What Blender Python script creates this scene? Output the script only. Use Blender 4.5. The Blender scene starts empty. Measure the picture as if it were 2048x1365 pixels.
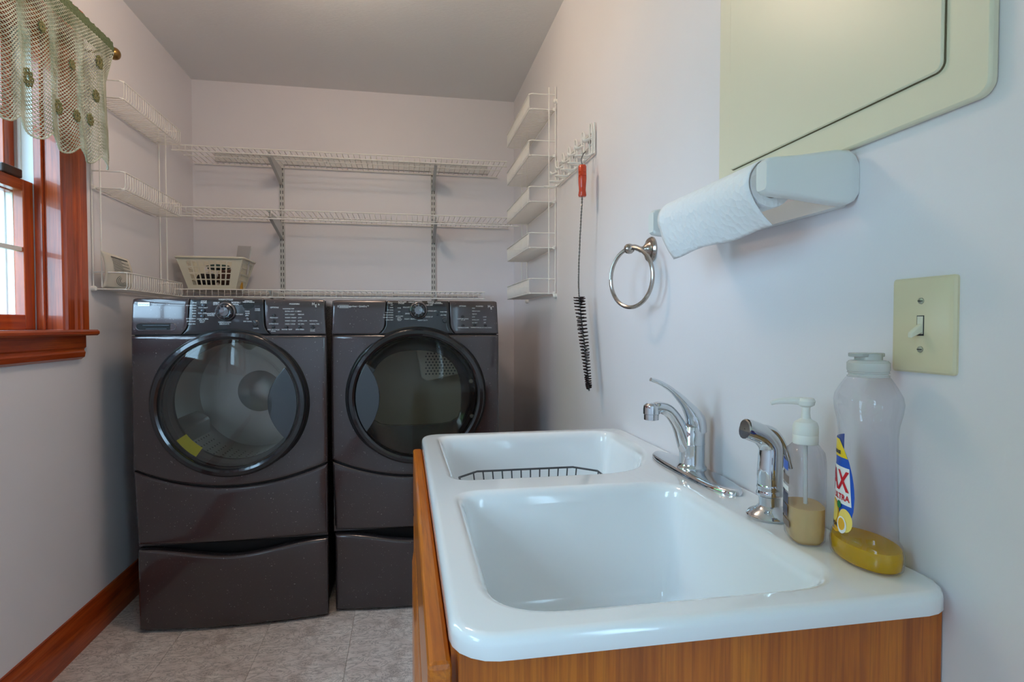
import bpy, bmesh, math, random
from math import sin, cos, pi, radians, sqrt, atan2, hypot
from mathutils import Vector, Matrix
random.seed(7)
SC = bpy.context.scene
COL = SC.collection
# ------------------------------------------------------------------ camera
cam = bpy.data.cameras.new('camera'); camo = bpy.data.objects.new('camera', cam); COL.objects.link(camo)
cam.sensor_width = 36.0; cam.sensor_fit = 'HORIZONTAL'; cam.lens = 36.0 * 1165.0 / 2048.0
cam.clip_start = 0.02; cam.clip_end = 200
CAMZ = 1.12
camo.location = (0, 0, CAMZ); camo.rotation_euler = (radians(90 - 1.517), 0, radians(-10.43))
SC.camera = camo
# ------------------------------------------------------------------ world, lights, exposure
EXPOSURE = 0.45
SKY = 12.0
LAMP_W = 2.4
w = bpy.data.worlds.new('world'); SC.world = w; w.use_nodes = True
bg = w.node_tree.nodes['Background']; bg.inputs[0].default_value = (0.53, 0.72, 1.0, 1); bg.inputs[1].default_value = SKY
SC.view_settings.view_transform = 'Standard'; SC.view_settings.look = 'None'
SC.view_settings.exposure = EXPOSURE; SC.view_settings.gamma = 1.0; SC.view_settings.use_curve_mapping = False
SC.cycles.use_denoising = True
SC.cycles.max_bounces = 9; SC.cycles.diffuse_bounces = 5; SC.cycles.transparent_max_bounces = 20
SC.cycles.caustics_reflective = False; SC.cycles.caustics_refractive = False
SC.cycles.sample_clamp_indirect = 6.0; SC.cycles.use_adaptive_sampling = True; SC.cycles.adaptive_threshold = .02
def portal(name, loc, rot, sx, sy):
    l = bpy.data.lights.new(name, 'AREA'); l.shape = 'RECTANGLE'; l.size = sx; l.size_y = sy
    l.cycles.is_portal = True
    o = bpy.data.objects.new(name, l); COL.objects.link(o); o.location = loc; o.rotation_euler = rot
    return o
portal('window_portal', (-1.28, 1.62, 1.58), (0, radians(-90), 0), 0.98, 1.04)
portal('added_door_portal', (.72, -.75, 1.43), (0, radians(90), 0), 1.06, .60)
portal('added_window_portal', (-1.28, -.025, 1.635), (0, radians(-90), 0), 0.96, 1.04)
# ------------------------------------------------------------------ materials
def lin(c): return tuple(((v / 255.0) / 12.92 if v / 255.0 <= .04045 else ((v / 255.0 + .055) / 1.055) ** 2.4) for v in c)
MATS = {}
def M(name, rgb=(200, 200, 200), rough=.5, metal=0., coat=0., spec=.5, emis=None, es=0., alpha=1., trans=0., ior=1.45, sheen=0., linear=False):
    m = bpy.data.materials.new(name); m.use_nodes = True
    p = m.node_tree.nodes['Principled BSDF']
    c = rgb if linear else lin(rgb)
    p.inputs['Base Color'].default_value = (*c, 1); p.inputs['Roughness'].default_value = rough
    p.inputs['Metallic'].default_value = metal; p.inputs['Coat Weight'].default_value = coat
    p.inputs['Coat Roughness'].default_value = .05
    p.inputs['Specular IOR Level'].default_value = spec; p.inputs['IOR'].default_value = ior
    p.inputs['Transmission Weight'].default_value = trans
    if emis: p.inputs['Emission Color'].default_value = (*lin(emis), 1); p.inputs['Emission Strength'].default_value = es
    MATS[name] = m
    return m
def nodes(m): return m.node_tree.nodes, m.node_tree.links, m.node_tree.nodes['Principled BSDF']
def noise(m, scale=(1, 1, 1), nscale=5., detail=4., rough=.5, dist=0., coord='Object'):
    n, l, p = nodes(m)
    tc = n.new('ShaderNodeTexCoord'); mp = n.new('ShaderNodeMapping'); mp.inputs['Scale'].default_value = scale
    t = n.new('ShaderNodeTexNoise'); t.inputs['Scale'].default_value = nscale; t.inputs['Detail'].default_value = detail
    t.inputs['Roughness'].default_value = rough; t.inputs['Distortion'].default_value = dist
    l.new(tc.outputs[coord], mp.inputs[0]); l.new(mp.outputs[0], t.inputs[0])
    return t
def ramp(m, fac, stops):
    n, l, p = nodes(m); r = n.new('ShaderNodeValToRGB'); e = r.color_ramp.elements
    while len(e) < len(stops): e.new(.5)
    for i, (pos, c) in enumerate(stops): e[i].position = pos; e[i].color = (*lin(c), 1)
    l.new(fac, r.inputs[0]); return r
def mixc(m, a, b, fac, mode='MIX'):
    n, l, p = nodes(m); x = n.new('ShaderNodeMix'); x.data_type = 'RGBA'; x.blend_type = mode
    for s, v in ((x.inputs[6], a), (x.inputs[7], b), (x.inputs[0], fac)):
        if hasattr(v, 'is_output'): l.new(v, s)
        elif isinstance(v, tuple): s.default_value = (*lin(v), 1)
        else: s.default_value = v
    return x.outputs[2]
def bump(m, fac, strength=.2, dist=.002):
    n, l, p = nodes(m); b = n.new('ShaderNodeBump'); b.inputs['Strength'].default_value = strength; b.inputs['Distance'].default_value = dist
    l.new(fac, b.inputs['Height']); l.new(b.outputs[0], p.inputs['Normal'])
def base(m, out): n, l, p = nodes(m); l.new(out, p.inputs['Base Color'])
def clear(name, tint=(235, 240, 240), gloss=.06, rough=.02, f=1.0):
    """thin clear sheet: transparent with Fresnel reflection"""
    m = bpy.data.materials.new(name); m.use_nodes = True; n, l = m.node_tree.nodes, m.node_tree.links
    n.clear(); o = n.new('ShaderNodeOutputMaterial'); t = n.new('ShaderNodeBsdfTransparent'); g = n.new('ShaderNodeBsdfGlossy')
    t.inputs[0].default_value = (*lin(tint), 1); g.inputs['Roughness'].default_value = rough
    fw = n.new('ShaderNodeLayerWeight'); fw.inputs[0].default_value = .5
    fr = n.new('ShaderNodeMath'); fr.operation = 'POWER'; fr.inputs[1].default_value = 4.5; l.new(fw.outputs['Facing'], fr.inputs[0])
    ad = n.new('ShaderNodeMath'); ad.operation = 'MULTIPLY_ADD'; ad.inputs[1].default_value = f * .8; ad.inputs[2].default_value = gloss
    l.new(fr.outputs[0], ad.inputs[0])
    mx = n.new('ShaderNodeMixShader'); l.new(ad.outputs[0], mx.inputs[0]); l.new(t.outputs[0], mx.inputs[1]); l.new(g.outputs[0], mx.inputs[2])
    l.new(mx.outputs[0], o.inputs[0]); MATS[name] = m; return m
def liquid(name, tint, body, k):
    m = bpy.data.materials.new(name); m.use_nodes = True; n, l = m.node_tree.nodes, m.node_tree.links
    p = n['Principled BSDF']; p.inputs['Base Color'].default_value = (*lin(body), 1); p.inputs['Roughness'].default_value = .12
    o = n['Material Output']; t = n.new('ShaderNodeBsdfTransparent'); t.inputs[0].default_value = (*lin(tint), 1)
    mx = n.new('ShaderNodeMixShader'); mx.inputs[0].default_value = k
    l.new(t.outputs[0], mx.inputs[1]); l.new(p.outputs[0], mx.inputs[2]); l.new(mx.outputs[0], o.inputs[0]); MATS[name] = m; return m

m = M('wall_paint', (214, 209, 211), .42, spec=.4); t = noise(m, nscale=260, detail=3); bump(m, t.outputs[0], .12, .001)
t2 = noise(m, nscale=1.7, detail=3); base(m, ramp(m, t2.outputs[0], [(.3, (230, 225, 228)), (.7, (235, 230, 233))]).outputs[0])
m = M('ceiling_paint', (234, 232, 232), .8); t = noise(m, (1, 9, 1), 55, 4, .6); bump(m, t.outputs[0], .5, .004)
m = M('vinyl', (150, 140, 130), .45)
t = noise(m, (1, 1.2, 1), 6, 10, .72, 1.2); r = ramp(m, t.outputs[0], [(.28, (172, 158, 150)), (.45, (216, 204, 198)), (.6, (236, 228, 222)), (.75, (198, 186, 181))])
t2 = noise(m, (1, 1.6, 1), 9, 8, .75, 2.2); r2 = ramp(m, t2.outputs[0], [(.478, (255, 255, 255)), (.5, (70, 62, 58)), (.522, (255, 255, 255))])
base(m, mixc(m, r.outputs[0], r2.outputs[0], .75, 'MULTIPLY')); bump(m, t.outputs[0], .15, .002)
def wood(name, c0, c1, c2, axis, rough=.3, coat=.4, sc=1.):
    m = M(name, c1, rough, coat=coat); s = [34 * sc, 34 * sc, 34 * sc]; s[axis] = 2.2 * sc
    t = noise(m, tuple(s), 1.0, 6, .62, .7); r = ramp(m, t.outputs[0], [(.3, c0), (.5, c1), (.72, c2)])
    f = [240, 240, 240]; f[axis] = 6
    t2 = noise(m, tuple(f), 1.0, 3, .6); r2 = ramp(m, t2.outputs[0], [(.35, (170, 150, 135)), (.55, (255, 255, 255))])
    base(m, mixc(m, r.outputs[0], r2.outputs[0], .45, 'MULTIPLY')); bump(m, t2.outputs[0], .06, .0006); return m
CH = ((132, 48, 14), (172, 70, 24), (198, 94, 38))
wood('cherry_y', *CH, 1); wood('cherry_z', *CH, 2); wood('cherry_x', *CH, 0)
OK_ = ((164, 82, 12), (194, 104, 18), (212, 124, 28))
wood('oak_y', *OK_, 1, .34); wood('oak_z', *OK_, 2, .34)
m = M('vinyl_jamb', (226, 230, 230), .35)
clear('pane_glass', (238, 246, 243), .02); clear('door_glass', (214, 216, 214), .05); clear('dryer_glass', (224, 222, 216), .02)
clear('clear_plastic', (247, 247, 249), .03, .04); clear('soap_plastic', (242, 242, 244), .02, .06)
liquid('dish_liquid', (255, 226, 96), (244, 200, 24), .5); liquid('hand_soap', (252, 226, 168), (244, 214, 156), .65)
m = M('pearl_graphite', (72, 64, 66), .16, metal=.35, coat=.7); t = noise(m, nscale=900, detail=1); 
sp = noise(m, (1, 1, 1), 190, 2, .5); spr = ramp(m, sp.outputs[0], [(.70, (70, 62, 64)), (.75, (150, 144, 142))]); base(m, spr.outputs[0])
M('console_black', (34, 33, 36), .22, coat=.4); M('door_trim', (44, 44, 48), .14, metal=.5, coat=.6); M('gap_black', (8, 8, 9), .6)
M('handle_grey', (70, 76, 82), .28, metal=.5, coat=.4); M('gasket', (88, 88, 88), .6); M('drum_steel', (214, 212, 206), .28, metal=.75)
M('drum_enamel', (205, 198, 182), .5); M('yellow_sticker', (190, 180, 20), .5); M('print_white', (226, 228, 230), .5); M('badge_silver', (205, 208, 210), .3, metal=.6)
M('print_grey', (120, 120, 122), .5)
M('knob_chrome', (130, 130, 134), .18, metal=.9); M('chrome', (214, 218, 222), .07, metal=1.); M('nickel', (176, 168, 160), .2, metal=1.)
M('brass', (150, 118, 66), .28, metal=.9); M('wire_white', (234, 230, 224), .42); M('bracket_grey', (200, 198, 195), .4)
M('slot_dark', (40, 40, 42), .7); M('seam_brown', (112, 100, 76), .7)
M('enamel', (238, 240, 242), .12, coat=.6); M('rack_grey', (70, 72, 76), .4); M('towel_plastic', (228, 230, 228), .3)
m = M('paper', (240, 240, 242), .85); 
_n, _l, _p = nodes(m); _v = _n.new('ShaderNodeTexVoronoi'); _v.inputs['Scale'].default_value = 95; _tc = _n.new('ShaderNodeTexCoord'); _l.new(_tc.outputs['Object'], _v.inputs['Vector']); bump(m, _v.outputs['Distance'], .55, .003)
M('core_brown', (120, 86, 58), .8); M('ivory_panel', (226, 219, 194), .35); M('ivory_switch', (222, 210, 176), .28); M('ivory_toggle', (222, 220, 200), .3)
M('screw_metal', (176, 172, 156), .3, metal=.6)
M('orange_wood', (196, 58, 14), .22, coat=.5); M('wire_steel', (120, 118, 116), .3, metal=.8); M('bristle', (62, 46, 44), .8)
M('pump_white', (236, 234, 228), .4); M('cap_clear', (238, 240, 234), .2, trans=.5)
M('label_blue', (24, 86, 196), .35); M('label_yellow', (246, 214, 20), .35); M('label_red', (206, 18, 34), .35); M('label_white', (244, 246, 248), .35)
M('label_orange', (240, 178, 30), .35); M('label_green', (14, 120, 70), .4); M('label_navy', (40, 40, 70), .4); M('label_peel', (252, 224, 110), .35); M('label_brown', (120, 100, 90), .4)
M('basket_plastic', (222, 216, 196), .4); M('dark_cloth', (40, 36, 38), .9); M('teal_cloth', (60, 84, 80), .9); M('brown_cloth', (86, 58, 48), .9); M('amber_box', (206, 150, 40), .6)
M('manual_paper', (216, 208, 194), .7); M('ink', (60, 58, 56), .7); M('plastic_sleeve', (196, 194, 194), .35); M('booklet_grey', (96, 94, 92), .6)
m = M('yarn', (172, 174, 156), .9); t = noise(m, nscale=14, detail=2); base(m, ramp(m, t.outputs[0], [(.35, (150, 152, 130)), (.65, (196, 198, 184))]).outputs[0])
m = M('yarn_header', (94, 106, 78), .95); t = noise(m, nscale=160, detail=3); bump(m, t.outputs[0], 1., .006)
M('yarn_flower', (120, 116, 80), .95); M('lock_brown', (58, 46, 42), .35); M('lamp_glass', (255, 240, 220), .4, emis=(255, 214, 166), es=0)
m = M('grass', (96, 122, 66), .9); t = noise(m, nscale=8, detail=6); base(m, ramp(m, t.outputs[0], [(.3, (92, 108, 72)), (.7, (128, 140, 104))]).outputs[0])
m = M('leaves', (92, 128, 76), .9); t = noise(m, nscale=5, detail=6); base(m, ramp(m, t.outputs[0], [(.3, (62, 98, 52)), (.7, (140, 170, 116))]).outputs[0])
M('bark', (92, 76, 62), .9)
# ------------------------------------------------------------------ mesh helpers
ORG = {}
class MB:
    def __init__(s): s.v = []; s.f = []
    def add(s, vs, fs):
        k = len(s.v); s.v += [tuple(p) for p in vs]; s.f += [tuple(i + k for i in f) for f in fs]; return s
    def box(s, x0, x1, y0, y1, z0, z1):
        return s.add([(x, y, z) for z in (z0, z1) for y in (y0, y1) for x in (x0, x1)],
                     [(0, 2, 3, 1), (4, 5, 7, 6), (0, 1, 5, 4), (2, 6, 7, 3), (0, 4, 6, 2), (1, 3, 7, 5)])
    def loft(s, rings, cap0=True, cap1=True, closed=True):
        n = len(rings[0]); vs = [p for r in rings for p in r]; fs = []
        for j in range(len(rings) - 1):
            for i in range(n if closed else n - 1):
                a = j * n + i; b = j * n + (i + 1) % n; fs.append((a, b, b + n, a + n))
        if cap0: fs.append(tuple(range(n - 1, -1, -1)))
        if cap1: fs.append(tuple(range((len(rings) - 1) * n, len(rings) * n)))
        return s.add(vs, fs)
    def tube(s, pts, r, seg=6, closed=False, caps=True):
        P = [Vector(p) for p in pts]; n = len(P); R = r if isinstance(r, (list, tuple)) else [r] * n
        T = []
        for i in range(n):
            a = P[i - 1] if (i > 0 or closed) else P[i]; b = P[(i + 1) % n] if (i < n - 1 or closed) else P[i]
            T.append((b - a).normalized())
        u = T[0].orthogonal().normalized(); rings = []
        for i in range(n):
            if i: u = (u - T[i] * u.dot(T[i])); u = u.normalized() if u.length > 1e-6 else T[i].orthogonal().normalized()
            w_ = T[i].cross(u)
            rings.append([P[i] + (u * cos(2 * pi * k / seg) + w_ * sin(2 * pi * k / seg)) * R[i] for k in range(seg)])
        if closed:
            # align the last frame with the first by best rotation
            best = min(range(seg), key=lambda q: (rings[-1][q] - rings[0][0]).length)
            rings.append(rings[0][-best:] + rings[0][:-best] if best else rings[0]); return s.loft(rings, False, False)
        return s.loft(rings, caps, caps)
    def lathe(s, prof, c, axis='z', seg=24, cap0=False, cap1=False):
        rings = []
        for r, h in prof:
            ring = []
            for k in range(seg):
                a = 2 * pi * k / seg; x, y = r * cos(a), r * sin(a)
                ring.append((c[0] + x, c[1] + y, c[2] + h) if axis == 'z' else ((c[0] + x, c[1] + h, c[2] + y) if axis == 'y' else (c[0] + h, c[1] + x, c[2] + y)))
            rings.append(ring)
        return s.loft(rings, cap0, cap1)
    def prism(s, poly, a0, a1, axis='y'):
        def P(p, a): return (p[0], a, p[1]) if axis == 'y' else ((a, p[0], p[1]) if axis == 'x' else (p[0], p[1], a))
        return s.loft([[P(p, a0) for p in poly], [P(p, a1) for p in poly]])
    def xform(s, mat): s.v = [tuple(mat @ Vector(p)) for p in s.v]; return s
    def mesh(s, name, smooth=True, ang=35, o=(0, 0, 0)):
        me = bpy.data.meshes.new(name); me.from_pydata([(a - o[0], b - o[1], c - o[2]) for a, b, c in s.v], [], s.f)
        bm = bmesh.new(); bm.from_mesh(me); bmesh.ops.recalc_face_normals(bm, faces=bm.faces); bm.to_mesh(me); bm.free()
        if smooth: me.shade_smooth(); me.set_sharp_from_angle(angle=radians(ang))
        return me
    def build(s, name, mat, parent=None, smooth=True, ang=35, bevel=0., label=None):
        o = ORG.get(parent.name, (0, 0, 0)) if parent else (0, 0, 0)
        me = s.mesh(name, smooth, ang, o); me.materials.append(MATS[mat])
        ob = bpy.data.objects.new(name, me); COL.objects.link(ob); ob.parent = parent; ORG[ob.name] = o
        if bevel:
            b = ob.modifiers.new('bevel', 'BEVEL'); b.width = bevel; b.segments = 2; b.limit_method = 'ANGLE'; b.angle_limit = radians(40); b.harden_normals = False
        if label: ob['label'] = label
        return ob
def thing(name, label, cat, loc=(0, 0, 0), group=None, kind=None):
    o = bpy.data.objects.new(name, None); COL.objects.link(o); o.location = loc; o.empty_display_size = .05
    ORG[o.name] = tuple(loc); tag(o, label, cat, group, kind); return o
def tag(o, label=None, cat=None, group=None, kind=None):
    if label: o['label'] = label
    if cat: o['category'] = cat
    if group: o['group'] = group
    if kind: o['kind'] = kind
    return o
def inst(name, me, loc, parent, mat=None):
    o = bpy.data.objects.new(name, me); COL.objects.link(o); o.parent = parent
    g = ORG.get(parent.name, (0, 0, 0)) if parent else (0, 0, 0)
    o.location = (loc[0] - g[0], loc[1] - g[1], loc[2] - g[2]); return o
def struct(name, mb, mat, label, bevel=0., smooth=False):
    return tag(mb.build(name, mat, None, smooth, bevel=bevel), label, name.split('_')[0], kind='structure')
def arc(c, r, a0, a1, n): return [(c[0] + r * cos(a0 + (a1 - a0) * i / n), c[1] + r * sin(a0 + (a1 - a0) * i / n)) for i in range(n + 1)]
def rrect(x0, x1, y0, y1, r, n=5):
    r = r if isinstance(r, (list, tuple)) else [r] * 4
    return (arc((x1 - r[0], y1 - r[0]), r[0], 0, pi / 2, n) + arc((x0 + r[1], y1 - r[1]), r[1], pi / 2, pi, n)
            + arc((x0 + r[2], y0 + r[2]), r[2], pi, 1.5 * pi, n) + arc((x1 - r[3], y0 + r[3]), r[3], 1.5 * pi, 2 * pi, n))
def smoothpath(pts, k=6):
    P = [Vector(p) for p in pts]; out = []
    for i in range(len(P) - 1):
        a = P[i - 1] if i else P[i] * 2 - P[i + 1]; b, c = P[i], P[i + 1]; d = P[i + 2] if i + 2 < len(P) else c * 2 - b
        for j in range(k):
            t = j / k; out.append(.5 * ((2 * b) + (c - a) * t + (2 * a - 5 * b + 4 * c - d) * t * t + (3 * b - a - 3 * c + d) * t ** 3))
    return out + [P[-1]]
def interp(tab, x):
    if x <= tab[0][0]: return tab[0][1:]
    for a, b in zip(tab, tab[1:]):
        if x <= b[0]:
            t = (x - a[0]) / (b[0] - a[0]); return tuple(p + (q - p) * t for p, q in zip(a[1:], b[1:]))
    return tab[-1][1:]
# a measured photo point on a plane of constant depth, used to space print and buttons on the consoles
_cy, _sy, _cp, _sp = cos(radians(10.43)), sin(radians(10.43)), cos(radians(1.517)), sin(radians(1.517))
def at(u, v, Y):
    a, b = (u - 1024) / 1165.0, (v - 682.5) / 1165.0
    dx = _sy * _cp + _cy * a - _sy * _sp * b; dy = _cy * _cp - _sy * a - _cy * _sp * b; dz = -_sp - _cp * b
    return (dx / dy * Y, Y, CAMZ + dz / dy * Y)
TEXTS = []
def text(s, fn, size, mat, parent, name='lettering', align='CENTER', sx=1.): TEXTS.append((s, fn, size, mat, parent, name, align, sx))
XL, XR, YB, YF, ZC = -1.11, .635, 3.39, -1.35, 2.43
# ------------------------------------------------------------------ room shell
fl = struct('floor', MB().box(XL - .15, XR + .15, YF - .15, YB + .15, -.12, -.004), 'vinyl', 'grey and beige mottled vinyl tile floor')
TS = .3048; tm = MB().box(0, TS - .0012, 0, TS - .0012, -.0039, 0).mesh('tile', False); tm.materials.append(MATS['vinyl'])
for i in range(6):
    for j in range(16):
        x = XL + i * TS; y = YB - (j + 1) * TS
        if x + TS > XR + .1 or y < YF - .05: continue
        inst('tile', tm, (x, y, 0), fl)
struct('ceiling', MB().box(XL - .15, XR + .15, YF - .15, YB + .15, ZC, ZC + .1), 'ceiling_paint', 'warm grey textured ceiling')
struct('wall_back', MB().box(XL - .15, XR + .15, YB, YB + .1, 0, ZC), 'wall_paint', 'pale back wall behind the wire shelves')
DY0, DY1, DZ = -1.16, -.34, 2.05
struct('wall_right', MB().box(XR, XR + .1, YF - .1, DY0, 0, ZC).box(XR, XR + .1, DY1, YB, 0, ZC).box(XR, XR + .1, DY0, DY1, DZ, ZC), 'wall_paint', 'pale lavender wall behind the sink')
WY0, WY1, WZ0, WZ1 = 1.09, 2.15, 1.085, 2.09
wl = MB(); XO = -1.30
VY0_, VY1_, VZ0_, VZ1_ = -.55, .50, 1.15, 2.12
wl.box(XO, XL, YF - .1, VY0_, 0, ZC).box(XO, XL, VY1_, WY0, 0, ZC).box(XO, XL, VY0_, VY1_, 0, VZ0_).box(XO, XL, VY0_, VY1_, VZ1_, ZC)
wl.box(XO, XL, WY1, YB, 0, ZC).box(XO, XL, WY0, WY1, 0, WZ0).box(XO, XL, WY0, WY1, WZ1, ZC)
struct('wall_left', wl, 'wall_paint', 'pale grey wall with the wooden window')
struct('wall_front', MB().box(XL, XR, YF - .1, YF, 0, ZC), 'wall_paint', 'pale wall behind the viewer')
dr = thing('added_daylight_door', 'unseen glazed door added to the right wall as a daylight source, behind the viewer', 'door', (XR, -.75, 0), kind='structure')  # invented opening, added so daylight reaches the left wall
MB().box(XR + .03, XR + .07, DY0, DY0 + .11, 0, DZ).box(XR + .03, XR + .07, DY1 - .11, DY1, 0, DZ).box(XR + .03, XR + .07, DY0 + .11, DY1 - .11, 1.96, DZ).box(XR + .03, XR + .07, DY0 + .11, DY1 - .11, 0, .9).build('door_leaf', 'vinyl_jamb', dr, False, bevel=.003)
MB().box(XR + .047, XR + .053, DY0 + .11, DY1 - .11, .9, 1.96).build('pane', 'pane_glass', dr, False)
w2 = thing('added_daylight_window', 'unseen wooden window added to the left wall for more daylight, beside the viewer', 'window', (XL, -.025, 1.15), kind='structure')  # unseen window added to brighten the sink and the near right wall
a0, a1, b0, b1 = VY0_ + .01, VY1_ - .01, VZ0_ + .01, VZ1_ - .01
for a_, b_, c_, d_ in ((a0, a0 + .05, b0, b1), (a1 - .05, a1, b0, b1), (a0 + .05, a1 - .05, b0, b0 + .05), (a0 + .05, a1 - .05, b1 - .05, b1), (a0 + .05, a1 - .05, 1.61, 1.65)):
    MB().box(-1.205, -1.17, a_, b_, c_, d_).build('sash_rail', 'cherry_z' if b_ - a_ < .1 else 'cherry_y', w2, False, bevel=.003)
for a_, b_, c_, d_ in ((VY0_ - .12, VY0_, VZ0_ - .09, VZ1_ + .11), (VY1_, VY1_ + .12, VZ0_ - .09, VZ1_ + .11), (VY0_, VY1_, VZ0_ - .09, VZ0_), (VY0_, VY1_, VZ1_, VZ1_ + .11)):
    MB().box(XL, XL + .025, a_, b_, c_, d_).build('casing', 'cherry_z' if b_ - a_ < .2 else 'cherry_y', w2, False, bevel=.004)
for c_, d_ in ((b0 + .05, 1.61), (1.65, b1 - .05)): MB().box(-1.19, -1.185, a0 + .05, a1 - .05, c_, d_).build('pane', 'pane_glass', w2, False)
def bboard(name, x0, x1, y0, y1, label):
    # stepped profile running along y on the left wall
    prof = [(0, 0), (.014, 0), (.014, .098), (.011, .104), (.011, .112), (.008, .122), (.005, .136), (0, .138)]
    o = MB().loft([[(x0 + p[0], y, p[1]) for p in prof] for y in (y0, y1)]).build(name, 'cherry_y', None, True, 30)
    return tag(o, label, 'baseboard', kind='structure')
bboard('baseboard_left', XL, 0, YF, YB, 'reddish brown wooden baseboard along the left wall')
MB_ = MB().box(XL + .014, XR - .002, YB - .014, YB, 0, .13); tag(MB_.build('baseboard_back', 'cherry_x', None, False, bevel=.004), 'reddish brown baseboard behind the machines', 'baseboard', kind='structure')
# ------------------------------------------------------------------ outdoors
tag(MB().box(-60, -1.6, -40, 60, -.5, -.45).build('lawn', 'grass', None, False), 'green lawn outside the window', 'lawn', kind='structure')
tag(MB().box(1.5, 60, -40, 60, -.5, -.45).build('lawn', 'grass', None, False), 'green lawn outside the added glazed door', 'lawn', kind='structure')
def tree(x, y, h, r, label):
    t = thing('tree', label, 'tree', (x, y, -.45), 'trees outside the window')
    MB().tube([(x, y, -.45), (x + .05, y, h * .35), (x, y, h * .6)], [.16, .13, .08], 8).build('trunk', 'bark', t)
    bm = bmesh.new(); bmesh.ops.create_icosphere(bm, subdivisions=4, radius=1)
    for v in bm.verts:
        n_ = v.co.normalized(); k = 1 + .16 * sin(7 * n_.x + x) * sin(6 * n_.y + y) + .1 * sin(17 * n_.z + 9 * n_.x) + random.uniform(-.07, .07)
        v.co = Vector((n_.x * r * k, n_.y * r * k, n_.z * h * .42 * k))
    me = bpy.data.meshes.new('crown'); bm.to_mesh(me); bm.free(); me.materials.append(MATS['leaves'])
    inst('crown', me, (x, y, h * .6), t)
tree(-9, 14, 7, 2.6, 'leafy tree outside, farthest to the right through the window')
tree(-12, 7, 8, 3, 'leafy tree outside, opposite the window')
tree(-10, -1, 7, 2.8, 'leafy tree outside, farthest to the left through the window')
# ------------------------------------------------------------------ window
win = thing('window_1', 'double-hung window in reddish brown wood with valance above', 'window', (XL, 1.62, 1.1), kind='structure')
CF = -1.088
YJ0, YJ1 = 1.102, 2.138; ZJ0, ZJ1 = 1.106, 2.07
def casing_v(y_in, sgn):
    # stepped, beaded casing: profile over (distance from the inner edge, projection)
    pr = [(0, 0), (0, .012), (.006, .016), (.012, .012), (.016, .020), (.052, .021), (.058, .016), (.064, .024), (.076, .026), (.084, .021), (.090, .027), (.125, .029), (.125, 0)]
    return [(XL + p[1], y_in + sgn * p[0]) for p in pr]
for y_in, sg in ((YJ1, 1), (YJ0, -1)):
    MB().prism(casing_v(y_in, sg), 1.106, 2.195, 'z').build('casing', 'cherry_z', win, True, 20)
MB().box(XL, XL + .026, YJ0 - .12, YJ1 + .12, ZJ1 + .001, 2.194).build('head_casing', 'cherry_y', win, False, bevel=.004)
for y0, y1 in ((YJ1, YJ1 + .012), (YJ0 - .012, YJ0)):
    MB().box(-1.145, XL, y0, y1, ZJ0, ZJ1).build('jamb', 'cherry_z', win, False)
for y0, y1 in ((YJ1 - .012, YJ1), (YJ0, YJ0 + .012)):
    MB().box(-1.168, -1.145, y0, y1, ZJ0, ZJ1).build('stop', 'cherry_z', win, False, bevel=.002)
for y0, y1 in ((YJ1 - .006, YJ1 + .012), (YJ0 - .012, YJ0 + .006)):
    o = MB().box(XO + .005, -1.169, y0, y1, ZJ0, ZJ1)
    for k in range(3): o.box(-1.212 - k * .024, -1.204 - k * .024, y0 - (.006 if y0 > 1.6 else -.006), y1 - (.006 if y0 > 1.6 else -.006), ZJ0, ZJ1)
    o.build('jamb_liner', 'vinyl_jamb', win, False, bevel=.001)
MB().box(XO + .005, XL, YJ0, YJ1, ZJ1, ZJ1 + .02).build('head_jamb', 'cherry_y', win, False)
MB().box(XO, -1.145, YJ0, YJ1, 1.087, 1.104).build('sloped_sill', 'cherry_y', win, False)
def sash(nm, x0, x1, z0, z1, bot, top, muntz, y0=YJ0 + .008, y1=YJ1 - .007):
    s = MB().box(x0, x1, y0, y0 + .05, z0, z1).build(nm, 'cherry_z', win, False, bevel=.003)
    MB().box(x0, x1, y1 - .05, y1, z0, z1).build('stile', 'cherry_z', s, False, bevel=.003)
    MB().box(x0, x1, y0 + .05, y1 - .05, z0, z0 + bot).build('rail', 'cherry_y', s, False, bevel=.003)
    MB().box(x0, x1, y0 + .05, y1 - .05, z1 - top, z1).build('rail', 'cherry_y', s, False, bevel=.003)
    xm = (x0 + x1) / 2
    MB().box(xm - .003, xm + .003, y0 + .048, y1 - .048, z0 + bot - .002, z1 - top + .002).build('pane', 'pane_glass', s, False)
    for z in muntz: MB().box(xm - .009, xm + .009, y0 + .05, y1 - .05, z - .007, z + .007).build('muntin', 'vinyl_jamb', s, False, bevel=.002)
    for f in (.5,):
        y = y0 + .05 + (y1 - y0 - .1) * f; MB().box(xm - .0085, xm + .0085, y - .007, y + .007, z0 + bot, z1 - top).build('muntin', 'vinyl_jamb', s, False, bevel=.002)
    return s
lo = sash('lower_sash', -1.202, -1.172, 1.106, 1.578, .048, .036, [1.36])
sash('upper_sash', -1.252, -1.222, 1.545, ZJ1 - .002, .036, .04, [1.79])
lk = MB().prism(rrect(-1.2, -1.168, 1.985, 2.075, .006, 3), 1.578, 1.606, 'z').build('sash_lock', 'lock_brown', lo, True, 40, bevel=.004, label='dark brown sash lock block')
MB().loft([[(XL + .05 - .006, YJ0 - .155, 1.086), (XL + .05, YJ0 - .155, 1.092), (XL + .05, YJ0 - .155, 1.100), (XL + .044, YJ0 - .155, 1.106), (XL, YJ0 - .155, 1.106), (XL, YJ0 - .155, 1.086)],
           [(XL + .05 - .006, YJ1 + .15, 1.086), (XL + .05, YJ1 + .15, 1.092), (XL + .05, YJ1 + .15, 1.100), (XL + .044, YJ1 + .15, 1.106), (XL, YJ1 + .15, 1.106), (XL, YJ1 + .15, 1.086)]]).build('stool', 'cherry_y', win, True, 30)
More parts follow.
